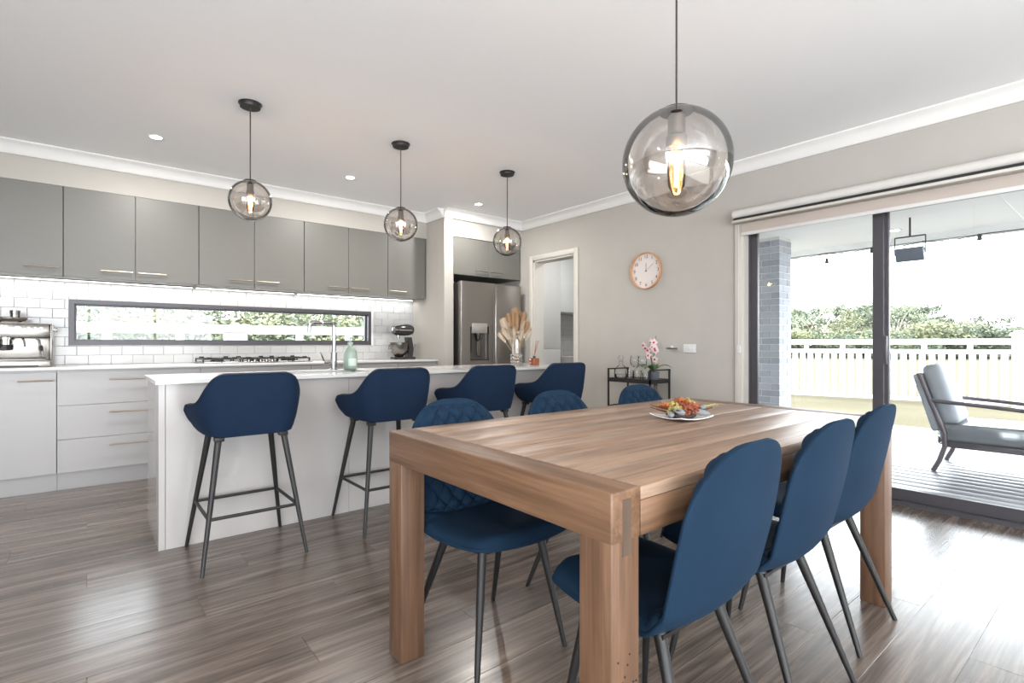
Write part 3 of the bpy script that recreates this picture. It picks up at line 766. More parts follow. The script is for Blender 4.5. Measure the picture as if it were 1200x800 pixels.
def pillow(s0, s1, t1, inner, outer, ns, nt, name, m, parent, quilt=False):
    """closed cushion between two offset copies of the chair surface"""
    mb = MB(); A = []; B = []
    arc = 0; prevc = None
    for i in range(ns + 1):
        u = i / ns; s = s0 + (s1 - s0) * (.5 - .5 * math.cos(math.pi * u)) if not quilt else s0 + (s1 - s0) * u
        c = base_pt(s, 0)
        if prevc is not None: arc += (c - prevc).length
        prevc = c; ra, rb = [], []
        for j in range(nt + 1):
            v = -1 + 2 * j / nt
            if not quilt: v = math.sin(v * math.pi / 2)
            t = v * t1
            p = base_pt(s, t); nn = base_n(s, t)
            ee = max(abs(v) ** (4 if quilt else 5), abs(2 * (s - s0) / (s1 - s0) - 1) ** 8)
            pil = max(0, 1 - ee) ** .55
            q = 0
            if quilt:
                a = p.x / .064 + arc / .088; b_ = p.x / .064 - arc / .088
                q = .025 * ((abs(math.sin(math.pi * a)) * abs(math.sin(math.pi * b_))) ** .38 - .7) * pil
            ra.append(mb.bm.verts.new(p + nn * (inner * (.25 + .75 * pil) + q)))
            edge = i in (0, ns) or j in (0, nt)
            rb.append(mb.bm.verts.new(p + nn * (outer if not edge else (outer * .6 + inner * .25 * .4))))
        A.append(ra); B.append(rb)
    for i in range(ns):
        for j in range(nt):
            mb.bm.faces.new((A[i][j], A[i][j + 1], A[i + 1][j + 1], A[i + 1][j]))
            mb.bm.faces.new((B[i][j], B[i + 1][j], B[i + 1][j + 1], B[i][j + 1]))
    for i in range(ns):
        mb.bm.faces.new((A[i][0], A[i + 1][0], B[i + 1][0], B[i][0])); mb.bm.faces.new((A[i][nt], B[i][nt], B[i + 1][nt], A[i + 1][nt]))
    for j in range(nt):
        mb.bm.faces.new((A[0][j], B[0][j], B[0][j + 1], A[0][j + 1])); mb.bm.faces.new((A[ns][j], A[ns][j + 1], B[ns][j + 1], B[ns][j]))
    return mb.build(name, m, parent, ang=60)
def make_chair():
    t = thing('dining_chair', '', 'chair')
    bk = pillow(.0, 1.0, 1.0, .026, 0, 56, 22, 'backrest', VELVET, t)
    pillow(.565, .972, .9, .05, .015, 84, 64, 'quilted_pad', VELVET, bk, quilt=True)['label'] = 'diamond-quilted inner back'
    pillow(.004, .585, .985, .056, .012, 30, 22, 'seat', VELVET, t)
    for sx in (-1, 1):
        MB().tube([(sx * .125, .115, .425), (sx * .195, .18, 0)], [.0165, .0085], 14).build('leg', LEGM, t)
        MB().tube([(sx * .125, -.095, .415), (sx * .195, -.25, 0)], [.0165, .0085], 14).build('leg', LEGM, t)
    fm = MB(); fm.box(-.14, .14, .09, .13, .393, .403); fm.box(-.14, .14, -.12, -.08, .39, .4); fm.box(-.015, .015, -.1, .11, .39, .4)
    fm.build('seat_frame', BLACK, t, smooth=False)
    return t
ch0 = make_chair()
spots = [(1.195, .848, 0, 'blue velvet dining chair showing its smooth back, at table corner far from the glass door'),
         (1.715, .850, 0, 'blue velvet dining chair showing its smooth back, between two others along the table'),
         (2.28, .888, 0, 'blue velvet dining chair showing its smooth back, at table corner closest to glass door'),
         (1.145, 1.52, 180, 'blue velvet dining chair with quilted back, facing away from the island, farthest from bar cart'),
         (1.735, 1.53, 180, 'blue velvet dining chair with quilted back, in the middle of the island side of table'),
         (2.325, 1.50, 180, 'blue velvet dining chair with quilted back, directly in front of the bar cart')]
for i, (x, y, a, lb_) in enumerate(spots):
    o = ch0 if i == 0 else copy_tree(ch0)
    o.location = (x, y, 0); o.rotation_euler = (0, 0, R(a)); o['label'] = lb_; o['group'] = 'blue velvet chairs around the dining table'

# ------------------------------------------------------------------ bar stools
SP = [ # u, x, y, top z, bottom x, bottom y, bottom z   (right half, mirrored; front is +y)
    (0, 0, -.232, .945, 0, -.195, .632), (.14, .09, -.231, .945, .075, -.195, .632), (.26, .155, -.226, .943, .13, -.192, .632),
    (.36, .195, -.208, .918, .165, -.175, .633), (.46, .222, -.175, .868, .185, -.145, .635), (.56, .238, -.13, .822, .196, -.105, .637),
    (.66, .248, -.08, .80, .203, -.06, .639), (.78, .256, -.01, .79, .208, 0, .642), (.9, .262, .06, .785, .211, .055, .645), (.96, .2645, .105, .776, .2125, .095, .65), (1, .266, .13, .748, .213, .118, .662)]
def sp_at(u):
    s = abs(u); ss = SP
    for i in range(len(ss) - 1):
        if s <= ss[i + 1][0] or i == len(ss) - 2: break
    t = (s - ss[i][0]) / (ss[i + 1][0] - ss[i][0]); out = []
    for j in range(1, 7):
        p1 = ss[i][j]; p2 = ss[i + 1][j]
        sgn = -1 if j in (1, 4) else 1
        p0 = ss[i - 1][j] if i > 0 else sgn * ss[1][j]
        p3 = ss[min(i + 2, len(ss) - 1)][j]
        out.append(.5 * ((2 * p1) + (p2 - p0) * t + (2 * p0 - 5 * p1 + 4 * p2 - p3) * t * t + (3 * p1 - p0 - 3 * p2 + p3) * t ** 3))
    if u < 0: out[0] *= -1; out[3] *= -1
    return out
def make_stool():
    t = thing('bar_stool', '', 'bar stool')
    mb = MB(); prev = None; first = None; n = 56; rim = []
    for i in range(n + 1):
        u = -1 + 2 * i / n
        x, y, zt, x2, y2, zb = sp_at(u); e = 1e-3
        q0 = sp_at(max(-1, u - e)); q1 = sp_at(min(1, u + e))
        tg = Vector((q1[0] - q0[0], q1[1] - q0[1], 0)).normalized(); nrm = Vector((-tg.y, tg.x, 0))  # points inward
        if nrm.dot(Vector((-x, -y - .02 + .12, 0))) < 0: nrm = -nrm
        top = Vector((x, y, zt)); bot = Vector((x2, y2, zb)); H = zt - zb
        th = .038
        pts = []
        pts.append(bot + nrm * .012)
        for v, bulge in ((.02, .004), (.12, .009), (.4, .012), (.7, .008), (.93, .003)):
            pts.append(bot.lerp(top, v) - nrm * bulge)
        pts.append(top + nrm * .004 + Vector((0, 0, 0)))
        pts.append(top + nrm * .016 + Vector((0, 0, .004)))
        pts.append(top + nrm * .03 - Vector((0, 0, .003)))
        pts.append(top + nrm * th - Vector((0, 0, .02)))
        for v in (.7, .4, .15): pts.append(bot.lerp(top, v) + nrm * (th + .004))
        pts.append(bot + nrm * th)
        r = mb.ring(pts); rim.append(top + nrm * .0015 - Vector((0, 0, .002)))
        if prev: mb.bridge(prev, r)
        else: first = r
        prev = r
    mb.cap(first); mb.cap(prev[::-1])
    sh = mb.build('backrest', VELVET2, t, ang=50)
    MB().tube(rim, .0032, 6).build('piping', PIPE, sh)
    seat = MB(); poly = []
    for i in range(29):
        u = -1 + 2 * i / 28; q = sp_at(u); poly.append((q[3] * .93, q[4] * .93))
    poly += [(.17, .185), (.1, .205), (0, .21), (-.1, .205), (-.17, .185)]
    prevr = None
    for z, k in ((.634, .86), (.636, .9), (.66, .97), (.70, .97), (.722, .94), (.73, .86), (.732, .5), (.732, .02)):
        g = seat.ring([(p[0] * k, p[1] * k, z) for p in poly])
        if prevr: seat.bridge(prevr, g)
        else: seat.cap(g[::-1])
        prevr = g
    seat.cap(prevr); seat.build('seat', VELVET2, t, ang=60)
    tops = {}; K = .25 / .635
    for sx in (-1, 1):
        for sy in (-1, 1):
            p0 = Vector((sx * .15, sy * .125 - .01, .64)); p1 = Vector((sx * .239, sy * .245, 0))
            MB().tube([p0, p1], [.0165, .009], 12).build('leg', LEGM, t)
            bp = MB(); bp.box(p0.x - .022, p0.x + .022, p0.y - .022, p0.y + .022, .61, .632, bev=.004); bp.build('leg_bracket', BLACK, t)
            tops[(sx, sy)] = p0.lerp(p1, 1 - .25 / .64)
    for a, b_ in (((-1, -1), (1, -1)), ((1, -1), (1, 1)), ((1, 1), (-1, 1)), ((-1, 1), (-1, -1))):
        MB().tube([tops[a], tops[b_]], .0085, 8).build('footrest_bar', LEGM, t)
    return t
st0 = make_stool()
for i, (x, y, a, lb_) in enumerate(((.655, 3.042, 0, 'navy velvet bar stool with low arms at the island end opposite the fridge'),
                                (1.45, 3.042, 0, 'navy velvet bar stool with low arms in front of the soap bottle'),
                                (2.15, 3.038, -1, 'navy velvet bar stool with low arms in front of the pampas vase'),
                                (2.86, 3.034, -2, 'navy velvet bar stool with low arms at the island end by the pantry doorway'))):
    o = st0 if i == 0 else copy_tree(st0)
    o.location = (x, y, 0); o.rotation_euler = (0, 0, R(a)); o['label'] = lb_; o['group'] = 'navy bar stools along the island'

# ------------------------------------------------------------------ wall clock
ck_ = thing('wall_clock', 'round white wall clock with thin timber rim, hanging on the grey wall', 'clock', (XR, 3.085, 1.80))
RX = Matrix.Rotation(R(-90), 3, 'Y')   # local z -> -x
rim = MB(); RC = .178
rim.lathe([(RC - .012, 0), (RC - .002, 0), (RC, .004), (RC, .034), (RC - .004, .038), (RC - .01, .036), (RC - .012, .02)], seg=64, rot=RX, close=True)
rim.build('rim', wood('clock_timber', (176, 126, 88), (206, 160, 120), 1, .45), ck_)
MB().lathe([(RC - .011, .002), (RC - .011, .012)], seg=64, rot=RX).build('dial', mat('clock_face', (211, 204, 199), .6, var=.01), ck_)
NUM = mat('brown_numerals', (104, 76, 70), .6)
for h in range(1, 13):
    cu = bpy.data.curves.new('numeral', 'FONT'); cu.body = str(h); cu.size = .046; cu.align_x = 'CENTER'; cu.align_y = 'CENTER'; cu.extrude = .0006
    to = bpy.data.objects.new('numeral_text', cu); C.objects.link(to)
    dg = bpy.context.evaluated_depsgraph_get(); me = bpy.data.meshes.new_from_object(to.evaluated_get(dg)); bpy.data.objects.remove(to)
    me.materials.clear(); me.materials.append(NUM)
    a = R(90 - 30 * h)
    # dial seen from -x: right on the dial is -y
    link('numeral', me, ck_, (-.0135, -.136 * math.cos(a), .136 * math.sin(a)), (R(90), 0, R(-90)))
def hand(name, ang, ln, wd, x):
    a = R(90 - ang); d = Vector((0, -math.cos(a), math.sin(a))); MB().tube([d * -.012, d * ln], wd, 6).build(name, NUM, ck_, (x, 0, 0))
hand('hour_hand', 1, .075, .0016, -.016); hand('minute_hand', 54, .105, .0013, -.018)
MB().lathe([(.006, .012), (.006, .02)], seg=14, rot=RX).build('hand_pin', NUM, ck_)
# switch plate
sw = thing('switch_plate', 'white double power and light switch plate on the grey wall', 'switch', (XR, 2.62, 1.052))
bx(-.01, 0, -.062, .062, -.038, .038, bev=.003).build('plate', PLASTIC, sw)
for yy in (-.03, .002): bx(-.0135, -.01, yy - .012, yy + .012, -.014, .014, bev=.001).build('rocker', PLASTIC, sw)

# ------------------------------------------------------------------ bar cart and what stands on it
BX0, BX1, BY0, BY1 = 3.865, 4.172, 2.80, 3.29
bc = thing('bar_cart', 'black metal bar cart with rail against the grey wall', 'bar cart', (0, 0, 0))
for x in (BX0, BX1 - .014):
    for y in (BY0, BY1 - .014):
        bx(x, x + .014, y, y + .014, .0, .862).build('post', BLACK, bc, smooth=False)
def frame_ring(z0, z1, name):
    m = MB(); w_ = .012
    m.box(BX0, BX1, BY0, BY0 + w_, z0, z1); m.box(BX0, BX1, BY1 - w_, BY1, z0, z1); m.box(BX0, BX0 + w_, BY0 + w_, BY1 - w_, z0, z1); m.box(BX1 - w_, BX1, BY0 + w_, BY1 - w_, z0, z1)
    m.build(name, BLACK, bc, smooth=False)
m = MB(); m.box(BX0, BX1, BY0, BY0 + .012, .85, .862); m.box(BX0, BX1, BY1 - .012, BY1, .85, .862); m.build('guard_rail', BLACK, bc, smooth=False)
for zt in (.765, .505, .16):
    frame_ring(zt - .03, zt + .006, 'tray_rim')
    bx(BX0 + .012, BX1 - .012, BY0 + .012, BY1 - .012, zt - .012, zt).build('shelf', BLACK if zt > .7 else CLEAR, bc, smooth=False)
TB = .765
def glass_thing(name, label, cat, loc, prof, grp=None, lid=None):
    t = thing(name, label, cat, loc, group=grp)
    MB().lathe(prof, seg=24).build('vessel', CLEAR, t, ang=60)
    return t
de = glass_thing('glass_decanter', 'round clear glass decanter with stopper on the bar cart', 'decanter', (3.97, 3.21, TB), [(.05, 0), (.062, .012), (.066, .05), (.062, .085), (.035, .115), (.018, .13), (.018, .165), (.022, .172)])
MB().lathe([(.012, .155), (.016, .175), (.026, .19), (.026, .205), (.008, .222)], seg=16).build('stopper', CLEAR, de)
MB().lathe([(.045, .006), (.058, .012), (.06, .04), (.02, .042)], seg=20).build('spirit', glass('pale_spirit', (.9, .9, .9), ior=1.33), de)
tum = [(.028, 0), (.034, .004), (.038, .085), (.0355, .085), (.031, .012), (.005, .01)]
glass_thing('tumbler_glass', 'short clear glass tumbler on the bar cart next to the decanter', 'glass', (3.93, 3.08, TB), tum, 'bar cart tumblers')
glass_thing('tumbler_glass', 'short clear glass tumbler on the bar cart in the middle of the tray', 'glass', (3.93, 2.99, TB), tum, 'bar cart tumblers')
glass_thing('tumbler_glass', 'short clear glass tumbler on the bar cart beside the orchid pot', 'glass', (3.95, 2.905, TB), [(r, z * .75) for r, z in tum], 'bar cart tumblers')
wg = [(.034, 0), (.034, .003), (.006, .008), (.004, .09), (.02, .105), (.04, .135), (.043, .17), (.034, .215), (.032, .215), (.04, .17), (.036, .138), (.004, .108)]
for yy, lb_ in ((3.12, 'tall clear wine glass on the bar cart behind the decanter'), (3.03, 'tall clear wine glass on the bar cart by the wall, closer to the orchid')):
    glass_thing('wine_glass', lb_, 'glass', (4.06, yy, TB), wg, 'bar cart wine glasses')
sb_ = thing('spirit_bottle', 'clear bottle with yellow label and black cap on the lower bar cart shelf', 'bottle', (4.05, 2.875, .505))
MB().lathe([(.034, 0), (.036, .01), (.036, .13), (.016, .165), (.014, .21)], seg=20).build('bottle_body', glass('amber_spirit_glass', (.8, .7, .45)), sb_)
MB().lathe([(.016, .2), (.016, .235), (.012, .237)], seg=16).build('bottle_cap', BLACK, sb_)
MB().lathe([(.0366, .03), (.0368, .035), (.0368, .115), (.0366, .12)], seg=24).build('bottle_label', mat('yellow_label', (226, 206, 140), .6), sb_)
for yy in (3.0, 3.1):
    glass_thing('tumbler_glass', 'clear glass on the lower shelf of the bar cart', 'glass', (3.98, yy, .505), tum, 'lower shelf glasses')
# orchid
oc_ = thing('potted_orchid', 'pink and white orchid in a dark glass pot on the bar cart', 'plant', (4.0, 2.862, TB))
MB().lathe([(.045, 0), (.048, .004), (.052, .075), (.049, .075), (.045, .01), (.004, .008)], seg=24).build('pot', mat('smoky_blue_pot', (86, 90, 100), .12), oc_)
MB().lathe([(.046, .05), (.047, .066), (.004, .068)], seg=20).build('moss', mat('dark_moss', (70, 66, 50), .95, var=.4, scale=40), oc_)
GREEN = mat('orchid_green', (72, 96, 62), .45, var=.15)
def leaf_mesh(L, W, droop, n=8):
    mb = MB(); prev = None
    for i in range(n + 1):
        s = i / n; wv = W * math.sin(math.pi * (s * .93 + .05)) ** .7
        x = L * s; z = L * .45 * math.sin(s * 2.2) - droop * s * s
        r = mb.ring([(x, -wv, z + .25 * wv), (x, 0, z), (x, wv, z + .25 * wv), (x, 0, z + .004)])
        if prev: mb.bridge(prev, r)
        else: mb.cap(r[::-1])
        prev = r
    mb.cap(prev); return mb.mesh('leaf', GREEN)
lm = leaf_mesh(.17, .028, .03)
for a in (141, -39, 100, 25, 190): link('leaf', lm, oc_, (0, 0, .07), (0, 0, R(a)))
stems = [[(0, .01, .06), (.0, .025, .18), (-.01, .05, .27), (-.01, .085, .31)], [(0, -.005, .06), (0, 0, .2), (-.005, -.02, .3), (-.01, -.03, .40)], [(0, .0, .06), (-.01, .01, .17), (-.01, .03, .26), (-.01, .03, .35)]]
for s in stems: MB().tube(s, [.004, .0035, .003, .002], 6).build('stem', GREEN, oc_)
pm = MB()
for k in range(5):
    a = 2 * math.pi * k / 5 + .3
    d = Vector((0, math.cos(a), math.sin(a))); pr_ = Vector((0, -math.sin(a), math.cos(a)))
    v = [pm.bm.verts.new(p) for p in (Vector((-.004, 0, 0)), d * .016 + pr_ * .012 + Vector((-.006, 0, 0)), d * .03 + Vector((-.001, 0, 0)), d * .016 - pr_ * .012 + Vector((-.006, 0, 0)), d * .012 + Vector((.002, 0, 0)))]
    for q in ((0, 1, 2, 3), (0, 4, 1), (1, 4, 2), (2, 4, 3), (3, 4, 0)): pm.bm.faces.new([v[i] for i in q])
petm = pm.mesh('flower', mat('orchid_petal', (223, 203, 201), .6, var=.06))
lip = MB().sphere((-.009, 0, 0), .0075, 8, 6).mesh('lip', mat('orchid_lip', (176, 62, 92), .5))
for p in ((-.02, .09, .315), (-.02, .065, .29), (-.015, .045, .265), (-.02, -.02, .34), (-.02, -.028, .285), (-.02, .035, .22), (-.02, -.035, .19), (-.015, -.005, .30), (-.02, -.04, .27), (-.015, .01, .345)):
    f_ = link('flower', petm, oc_, p, (random.uniform(0, 1), random.uniform(-.25, .25), random.uniform(-.4, .4)))
    link('lip', lip, f_); f_.scale = (1.3, 1.3, 1.3)
# small ledge on the wall beside the orchid
le = thing('wall_ledge', 'tiny dark ledge on the grey wall beside the orchid, holding a white trinket', 'ledge', (XR, 2.79, 1.048))
bx(-.05, 0, -.045, .045, 0, .008, bev=.001).build('shelf', BLACK, le)
MB().lathe([(.014, .008), (.018, .018), (.012, .028)], (-.025, .0, 0), 12).build('trinket', PLASTIC, le)

# ------------------------------------------------------------------ pampas vase and reed diffuser on the island
vx, vy = 3.09, 3.72
va = thing('glass_vase', 'clear glass vase with stacked bubble rings at its base on the island', 'vase', (vx, vy, .90))
prof = [(.04, 0), (.05, .004)]
for k in range(3):
    for q in range(0, 181, 30): prof.append((.043 + .014 * math.sin(R(q)), .012 + k * .03 + .015 * (1 - math.cos(R(q)))))
prof += [(.042, .105), (.04, .12), (.04, .235), (.0375, .235), (.0375, .11), (.004, .012)]
MB().lathe(prof, seg=32).build('vessel', glass('milky_vase_glass', (.95, .935, .92), rough=.4, ior=1.3, extra=.22), va, ang=60)
TAN = mat('pampas_tan', (186, 152, 118), .9, var=.12, scale=30)
CRM = mat('pampas_cream', (214, 198, 176), .9, var=.08, scale=30)
STM = mat('dry_stem', (206, 180, 140), .8)
def plume(seed, L, plen, wid, m, hairs=170):
    rr = random.Random(seed); st = MB(); st.tube([(0, 0, 0), (0, 0, L * .5), (0, 0, L)], [.0022, .002, .001], 5); 
    pl_ = MB()
    for k in range(hairs):
        s = rr.random(); z = L - plen * (1 - s); a = rr.random() * 6.283; prof_ = math.sin(math.pi * min(1, max(0.05, s * .85 + .1))) ** .8
        ln = wid * prof_ * rr.uniform(.7, 1.15); d = Vector((math.cos(a), math.sin(a), 1.5 + rr.random() * 1.2)).normalized()
        sd = Vector((-math.sin(a), math.cos(a), 0)) * rr.uniform(.0018, .004); b = Vector((0, 0, z)); tip = b + d * ln * 2.2
        mid = b + d * ln * 1.1 + Vector((math.cos(a), math.sin(a), 0)) * ln * .18; 
        v = [pl_.bm.verts.new(p) for p in (b, mid - sd, tip, mid + sd)]; pl_.bm.faces.new(v)
    return st.mesh('stem', STM), pl_.mesh('plume', m, smooth=False)
kinds = [(plume(1, .47, .22, .036, TAN, 800), 'tan feathery pampas plume standing in the island vase', 'tan pampas plumes in the vase', 'pampas_stem'),
         (plume(2, .42, .20, .040, CRM, 800), 'cream fluffy pampas plume in the island vase', 'cream pampas plumes in the vase', 'pampas_stem'),
         (plume(3, .36, .10, .026, TAN, 240), 'short tan dried grass head low in the island vase', 'short dried grass heads in the vase', 'dried_grass_stem'),
         (plume(4, .34, .11, .032, CRM, 300), 'short cream dried grass head spilling from the island vase', 'short cream grass heads in the vase', 'dried_grass_stem')]
lay = []
for k in range(7): lay.append((0, 3 + 6.3 * k / 7, .10 + .28 * random.random(), random.uniform(.92, 1.02)))
lay += [(0, 0, .03, 1.03), (0, 2.0, .12, 1.05), (0, 4.0, .1, .98)]
for a, tl in ((2.6, .46), (3.0, .36), (2.2, .55), (3.4, .5), (5.6, .42), (1.2, .4)): lay.append((1, a, tl, random.uniform(.9, 1.02)))
for k in range(6): lay.append((2, 6.3 * k / 6 + .2, .35 + .28 * random.random(), random.uniform(.95, 1.12)))
for k in range(8): lay.append((3, 6.3 * k / 8 + .5, .5 + .35 * random.random(), random.uniform(.9, 1.05)))
for kd, az, tilt, scl in lay:
    (sm_, pm_), lb_, gr, nm = kinds[kd]
    # azimuth 0 points to the right of the photo, stems start inside the vase
    d = RT * math.cos(az) + FW * math.sin(az)
    t = thing(nm, lb_, 'dried flower', (vx - d.x * .028, vy - d.y * .028, .925), group=gr)
    axis = Vector((-d.y, d.x, 0)); t.rotation_mode = 'QUATERNION'
    # bend: stem upright inside the neck, leaning above it
    from mathutils import Quaternion
    t.rotation_quaternion = Quaternion(axis, min(tilt, .22) if False else tilt * .8); t.scale = (scl,) * 3
    link('stem', sm_, t); link('plume', pm_, t)
hy_ = thing('dried_hydrangea', 'white dried hydrangea head at the front of the island vase', 'dried flower', (vx + .005, vy - .01, 1.0))
hb = MB(); rr = random.Random(5)
for k in range(150):
    a, b_ = rr.random() * 6.283, math.acos(rr.uniform(-.6, 1)); p = Vector((math.sin(b_) * math.cos(a), math.sin(b_) * math.sin(a), math.cos(b_) * .8)) * .05 + Vector((0, -.03, .17))
    u = Vector((rr.gauss(0, 1), rr.gauss(0, 1), rr.gauss(0, 1))).normalized(); v = u.orthogonal().normalized(); w_ = u.cross(v)
    hb.bm.faces.new([hb.bm.verts.new(p + q * .009) for q in (v, w_, -v, -w_)])
hb.build('bloom', mat('ivory_petal', (240, 230, 212), .9), hy_, smooth=False)
MB().tube([(0, 0, -.06), (0, -.005, .08), (0, -.03, .16)], .0025, 6).build('stem', STM, hy_)

rd = thing('reed_diffuser', 'amber glass reed diffuser with dark reeds beside the vase', 'diffuser', (3.242, 3.645, .90))
AMB = mat('amber_glass', (148, 88, 58), .08, var=.08)
bx(-.036, .036, -.036, .036, 0, .06, bev=.007, seg=3).build('bottle_body', AMB, rd)
MB().lathe([(.014, .06), (.014, .078), (.01, .08)], seg=16).build('neck', BLACK, rd)
for k in range(7):
    a = k * .9; dx = .012 + .035 * k / 7
    MB().tube([(-.004 + .002 * (k % 3), .002 * (k % 2), .07), (RT.x * dx + .008, RT.y * dx + .006 * (k % 3), .225)], .0018, 5).build('reed', mat('rust_reed', (164, 112, 84), .8), rd)

# ------------------------------------------------------------------ centrepiece on the table
pp = Vector((1.885, 1.215, TZ))
plt = thing('leaf_plate', 'small white square plate with raised corners on the dining table', 'plate', pp, R(-12))
pm = MB(); n = 14; G = []
for i in range(n + 1):
    rw = []
    for j in range(n + 1):
        x, y = -1 + 2 * i / n, -1 + 2 * j / n; rad = max(abs(x), abs(y)); cor = abs(x * y)
        rw.append(pm.bm.verts.new((x * .088 * (1 - .06 * (1 - cor)), y * .088 * (1 - .06 * (1 - cor)), .004 + .006 * max(0, rad - .55) / .45 + .010 * cor ** 2)))
    G.append(rw)
G2 = [[pm.bm.verts.new(v.co + Vector((0, 0, -.004))) for v in rw] for rw in G]
for i in range(n):
    for j in range(n):
        pm.bm.faces.new((G[i][j], G[i + 1][j], G[i + 1][j + 1], G[i][j + 1])); pm.bm.faces.new((G2[i][j], G2[i][j + 1], G2[i + 1][j + 1], G2[i + 1][j]))
for i in range(n):
    for (a, b_, c, d) in ((G[i][0], G2[i][0], G2[i + 1][0], G[i + 1][0]), (G[i][n], G[i + 1][n], G2[i + 1][n], G2[i][n]), (G[0][i], G[0][i + 1], G2[0][i + 1], G2[0][i]), (G[n][i], G2[n][i], G2[n][i + 1], G[n][i + 1])): pm.bm.faces.new((a, b_, c, d))
pm.build('dish', mat('white_ceramic', (238, 236, 233), .12), plt, ang=50)
cp = thing('dried_centrepiece', 'dried flower centrepiece in orange, yellow and brown piled on the white plate', 'flower arrangement', (pp.x, pp.y, TZ + .0045))
cp.scale = (.92, .92, .92)
ORA = mat('orange_petal', (170, 97, 53), .7, var=.2, scale=40); PEA = mat('peach_petal', (168, 134, 105), .7, var=.1); YEL = mat('yellow_bud', (159, 145, 84), .7, var=.15)
RUS = mat('rust_berry', (140, 74, 52), .5, var=.2); BRN = mat('brown_leaf', (128, 84, 64), .6, var=.25, scale=30); PODB = mat('grey_pod', (132, 138, 142), .6, var=.2, scale=30); CHC = mat('dark_bark', (62, 52, 46), .8, var=.3)
MB().lathe([(.02, 0), (.05, .001), (.066, .012), (.062, .022), (.02, .03)], seg=20).build('bark_base', CHC, cp)
def petal_flower(m, r, layers=2, n=7):
    mb = MB()
    for ly in range(layers):
        for k in range(n):
            a = 6.283 * k / n + ly * .4; el = .35 + .6 * ly; d = Vector((math.cos(a) * math.cos(el), math.sin(a) * math.cos(el), math.sin(el))); s = Vector((-math.sin(a), math.cos(a), 0)); rr_ = r * (1 - .25 * ly)
            up = Vector((0, 0, rr_ * .12))
            v = [mb.bm.verts.new(p) for p in (Vector((0, 0, 0)), d * rr_ * .6 + s * rr_ * .3, d * rr_ + up, d * rr_ * .6 - s * rr_ * .3, d * rr_ * .55 - up)]
            for q in ((0, 1, 4), (1, 2, 4), (2, 3, 4), (3, 0, 4), (0, 3, 2, 1)): mb.bm.faces.new([v[i] for i in q])
    return mb.mesh('flower', m, smooth=False)
def cluster(m, r, br, n, seed):
    mb = MB(); rr = random.Random(seed)
    for k in range(n):
        p = Vector((rr.gauss(0, 1), rr.gauss(0, 1), abs(rr.gauss(0, 1)))).normalized() * r * rr.uniform(.6, 1); mb.sphere(p, br, 6, 4)
    return mb.mesh('berry_cluster', m)
fo, fp = petal_flower(ORA, .03), petal_flower(PEA, .032, 3, 8)
cy_, cr_ = cluster(YEL, .026, .0065, 26, 1), cluster(RUS, .026, .006, 26, 2)
def place(nm, me, u, v, z, s=1):  # u: right of the photo, v: away
    d = RT * u + FW * v; link(nm, me, cp, (d.x, d.y, z), (random.uniform(-.5, .5), random.uniform(-.5, .5), random.uniform(0, 6))).scale = (s, s, s)
for u, v, z, s in ((-.068, -.01, .045, 1), (.0, .015, .062, 1.2), (.052, .02, .055, 1), (-.085, .02, .04, .9), (.02, -.01, .06, .9), (.07, -.02, .045, .8)): place('flower', fo, u, v, z, s)
for u, v, z, s in ((.018, .03, .062, 1.1), (-.02, .03, .058, 1)): place('flower', fp, u, v, z, s)
for u, v, z, s in ((-.035, -.03, .04, 1.15), (-.045, .0, .045, 1), (.04, .0, .052, 1), (.035, .035, .06, .9), (-.055, -.045, .03, .8)): place('berry_cluster', cy_, u, v, z, s)
for u, v, z, s in ((.01, -.045, .035, 1.1), (.03, -.03, .045, 1), (-.01, -.02, .048, .9), (.045, -.05, .03, .9)): place('berry_cluster', cr_, u, v, z, s)
pod = MB().sphere((0, 0, 0), .02, 12, 8, (2.1, .75, .7)).mesh('seed_pod', PODB)
for u, v, z in ((.085, -.01, .045), (.07, -.04, .03), (-.015, -.055, .03), (-.06, -.05, .02)): place('seed_pod', pod, u, v, z)
lf = MB(); prev = None
for i in range(7):
    s = i / 6; wv = .016 * math.sin(math.pi * (s * .95 + .03)) + .001
    r = lf.ring([(.11 * s, -wv, .004 + .01 * s * s), (.11 * s, 0, .01 * s * s), (.11 * s, wv, .004 + .01 * s * s), (.11 * s, 0, .003 + .01 * s * s)])
    if prev: lf.bridge(prev, r)
    prev = r
lf = lf.mesh('leaf', BRN)
for a, z in ((180, .02), (205, .016), (165, .028), (10, .03), (330, .024), (120, .03), (60, .03), (250, .02)):
    link('leaf', lf, cp, (RT.x * .03 * math.cos(R(a)), RT.y * .03 * math.cos(R(a)), z), (0, R(-8), R(a) - YAW))
tw = MB(); tw.tube([(.02, -.02, .035), (.06, -.05, .05), (.1, -.075, .052), (.125, -.09, .06), (.13, -.1, .052)], [.004, .006, .005, .004, .002], 6); tw.build('curled_twig', mat('olive_twig', (150, 140, 96), .7), cp)

# ------------------------------------------------------------------ outside: ground, deck, alfresco roof
GZ = -.28
g = bx(4.36, 260, -160, 260, GZ - .3, GZ).build('ground', GROUND, kind='structure')
g2 = bx(-160, 4.36, YK + .2, 260, GZ - .3, GZ).build('ground_side', GROUND, kind='structure')
dk = thing('timber_deck', 'pale grey grooved timber deck outside the glass slider', 'deck', (0, 0, 0))
bx(4.37, 8.69, -4.2, 3.7, GZ, -.062).build('deck_base', DARK, dk, smooth=False)
dw = .14; x = 4.372
prof = [(.003, -.028), (.003, -.009)] + [(.003 + (dw - .006) * q / 10, -.009 + .009 * math.sin(math.pi * q / 10) ** .55) for q in range(1, 10)] + [(dw - .003, -.009), (dw - .003, -.028)]
dm = MB().prism(prof, 1, -3.95, 3.95).mesh('deck_board', DECK)
while x < 8.68: link('deck_board', dm, dk, (x, -.25, -.03)); x += dw + .0005
bx(8.66, 8.69, -4.2, 3.7, GZ, -.06).build('fascia_board', DECK, dk, smooth=False)
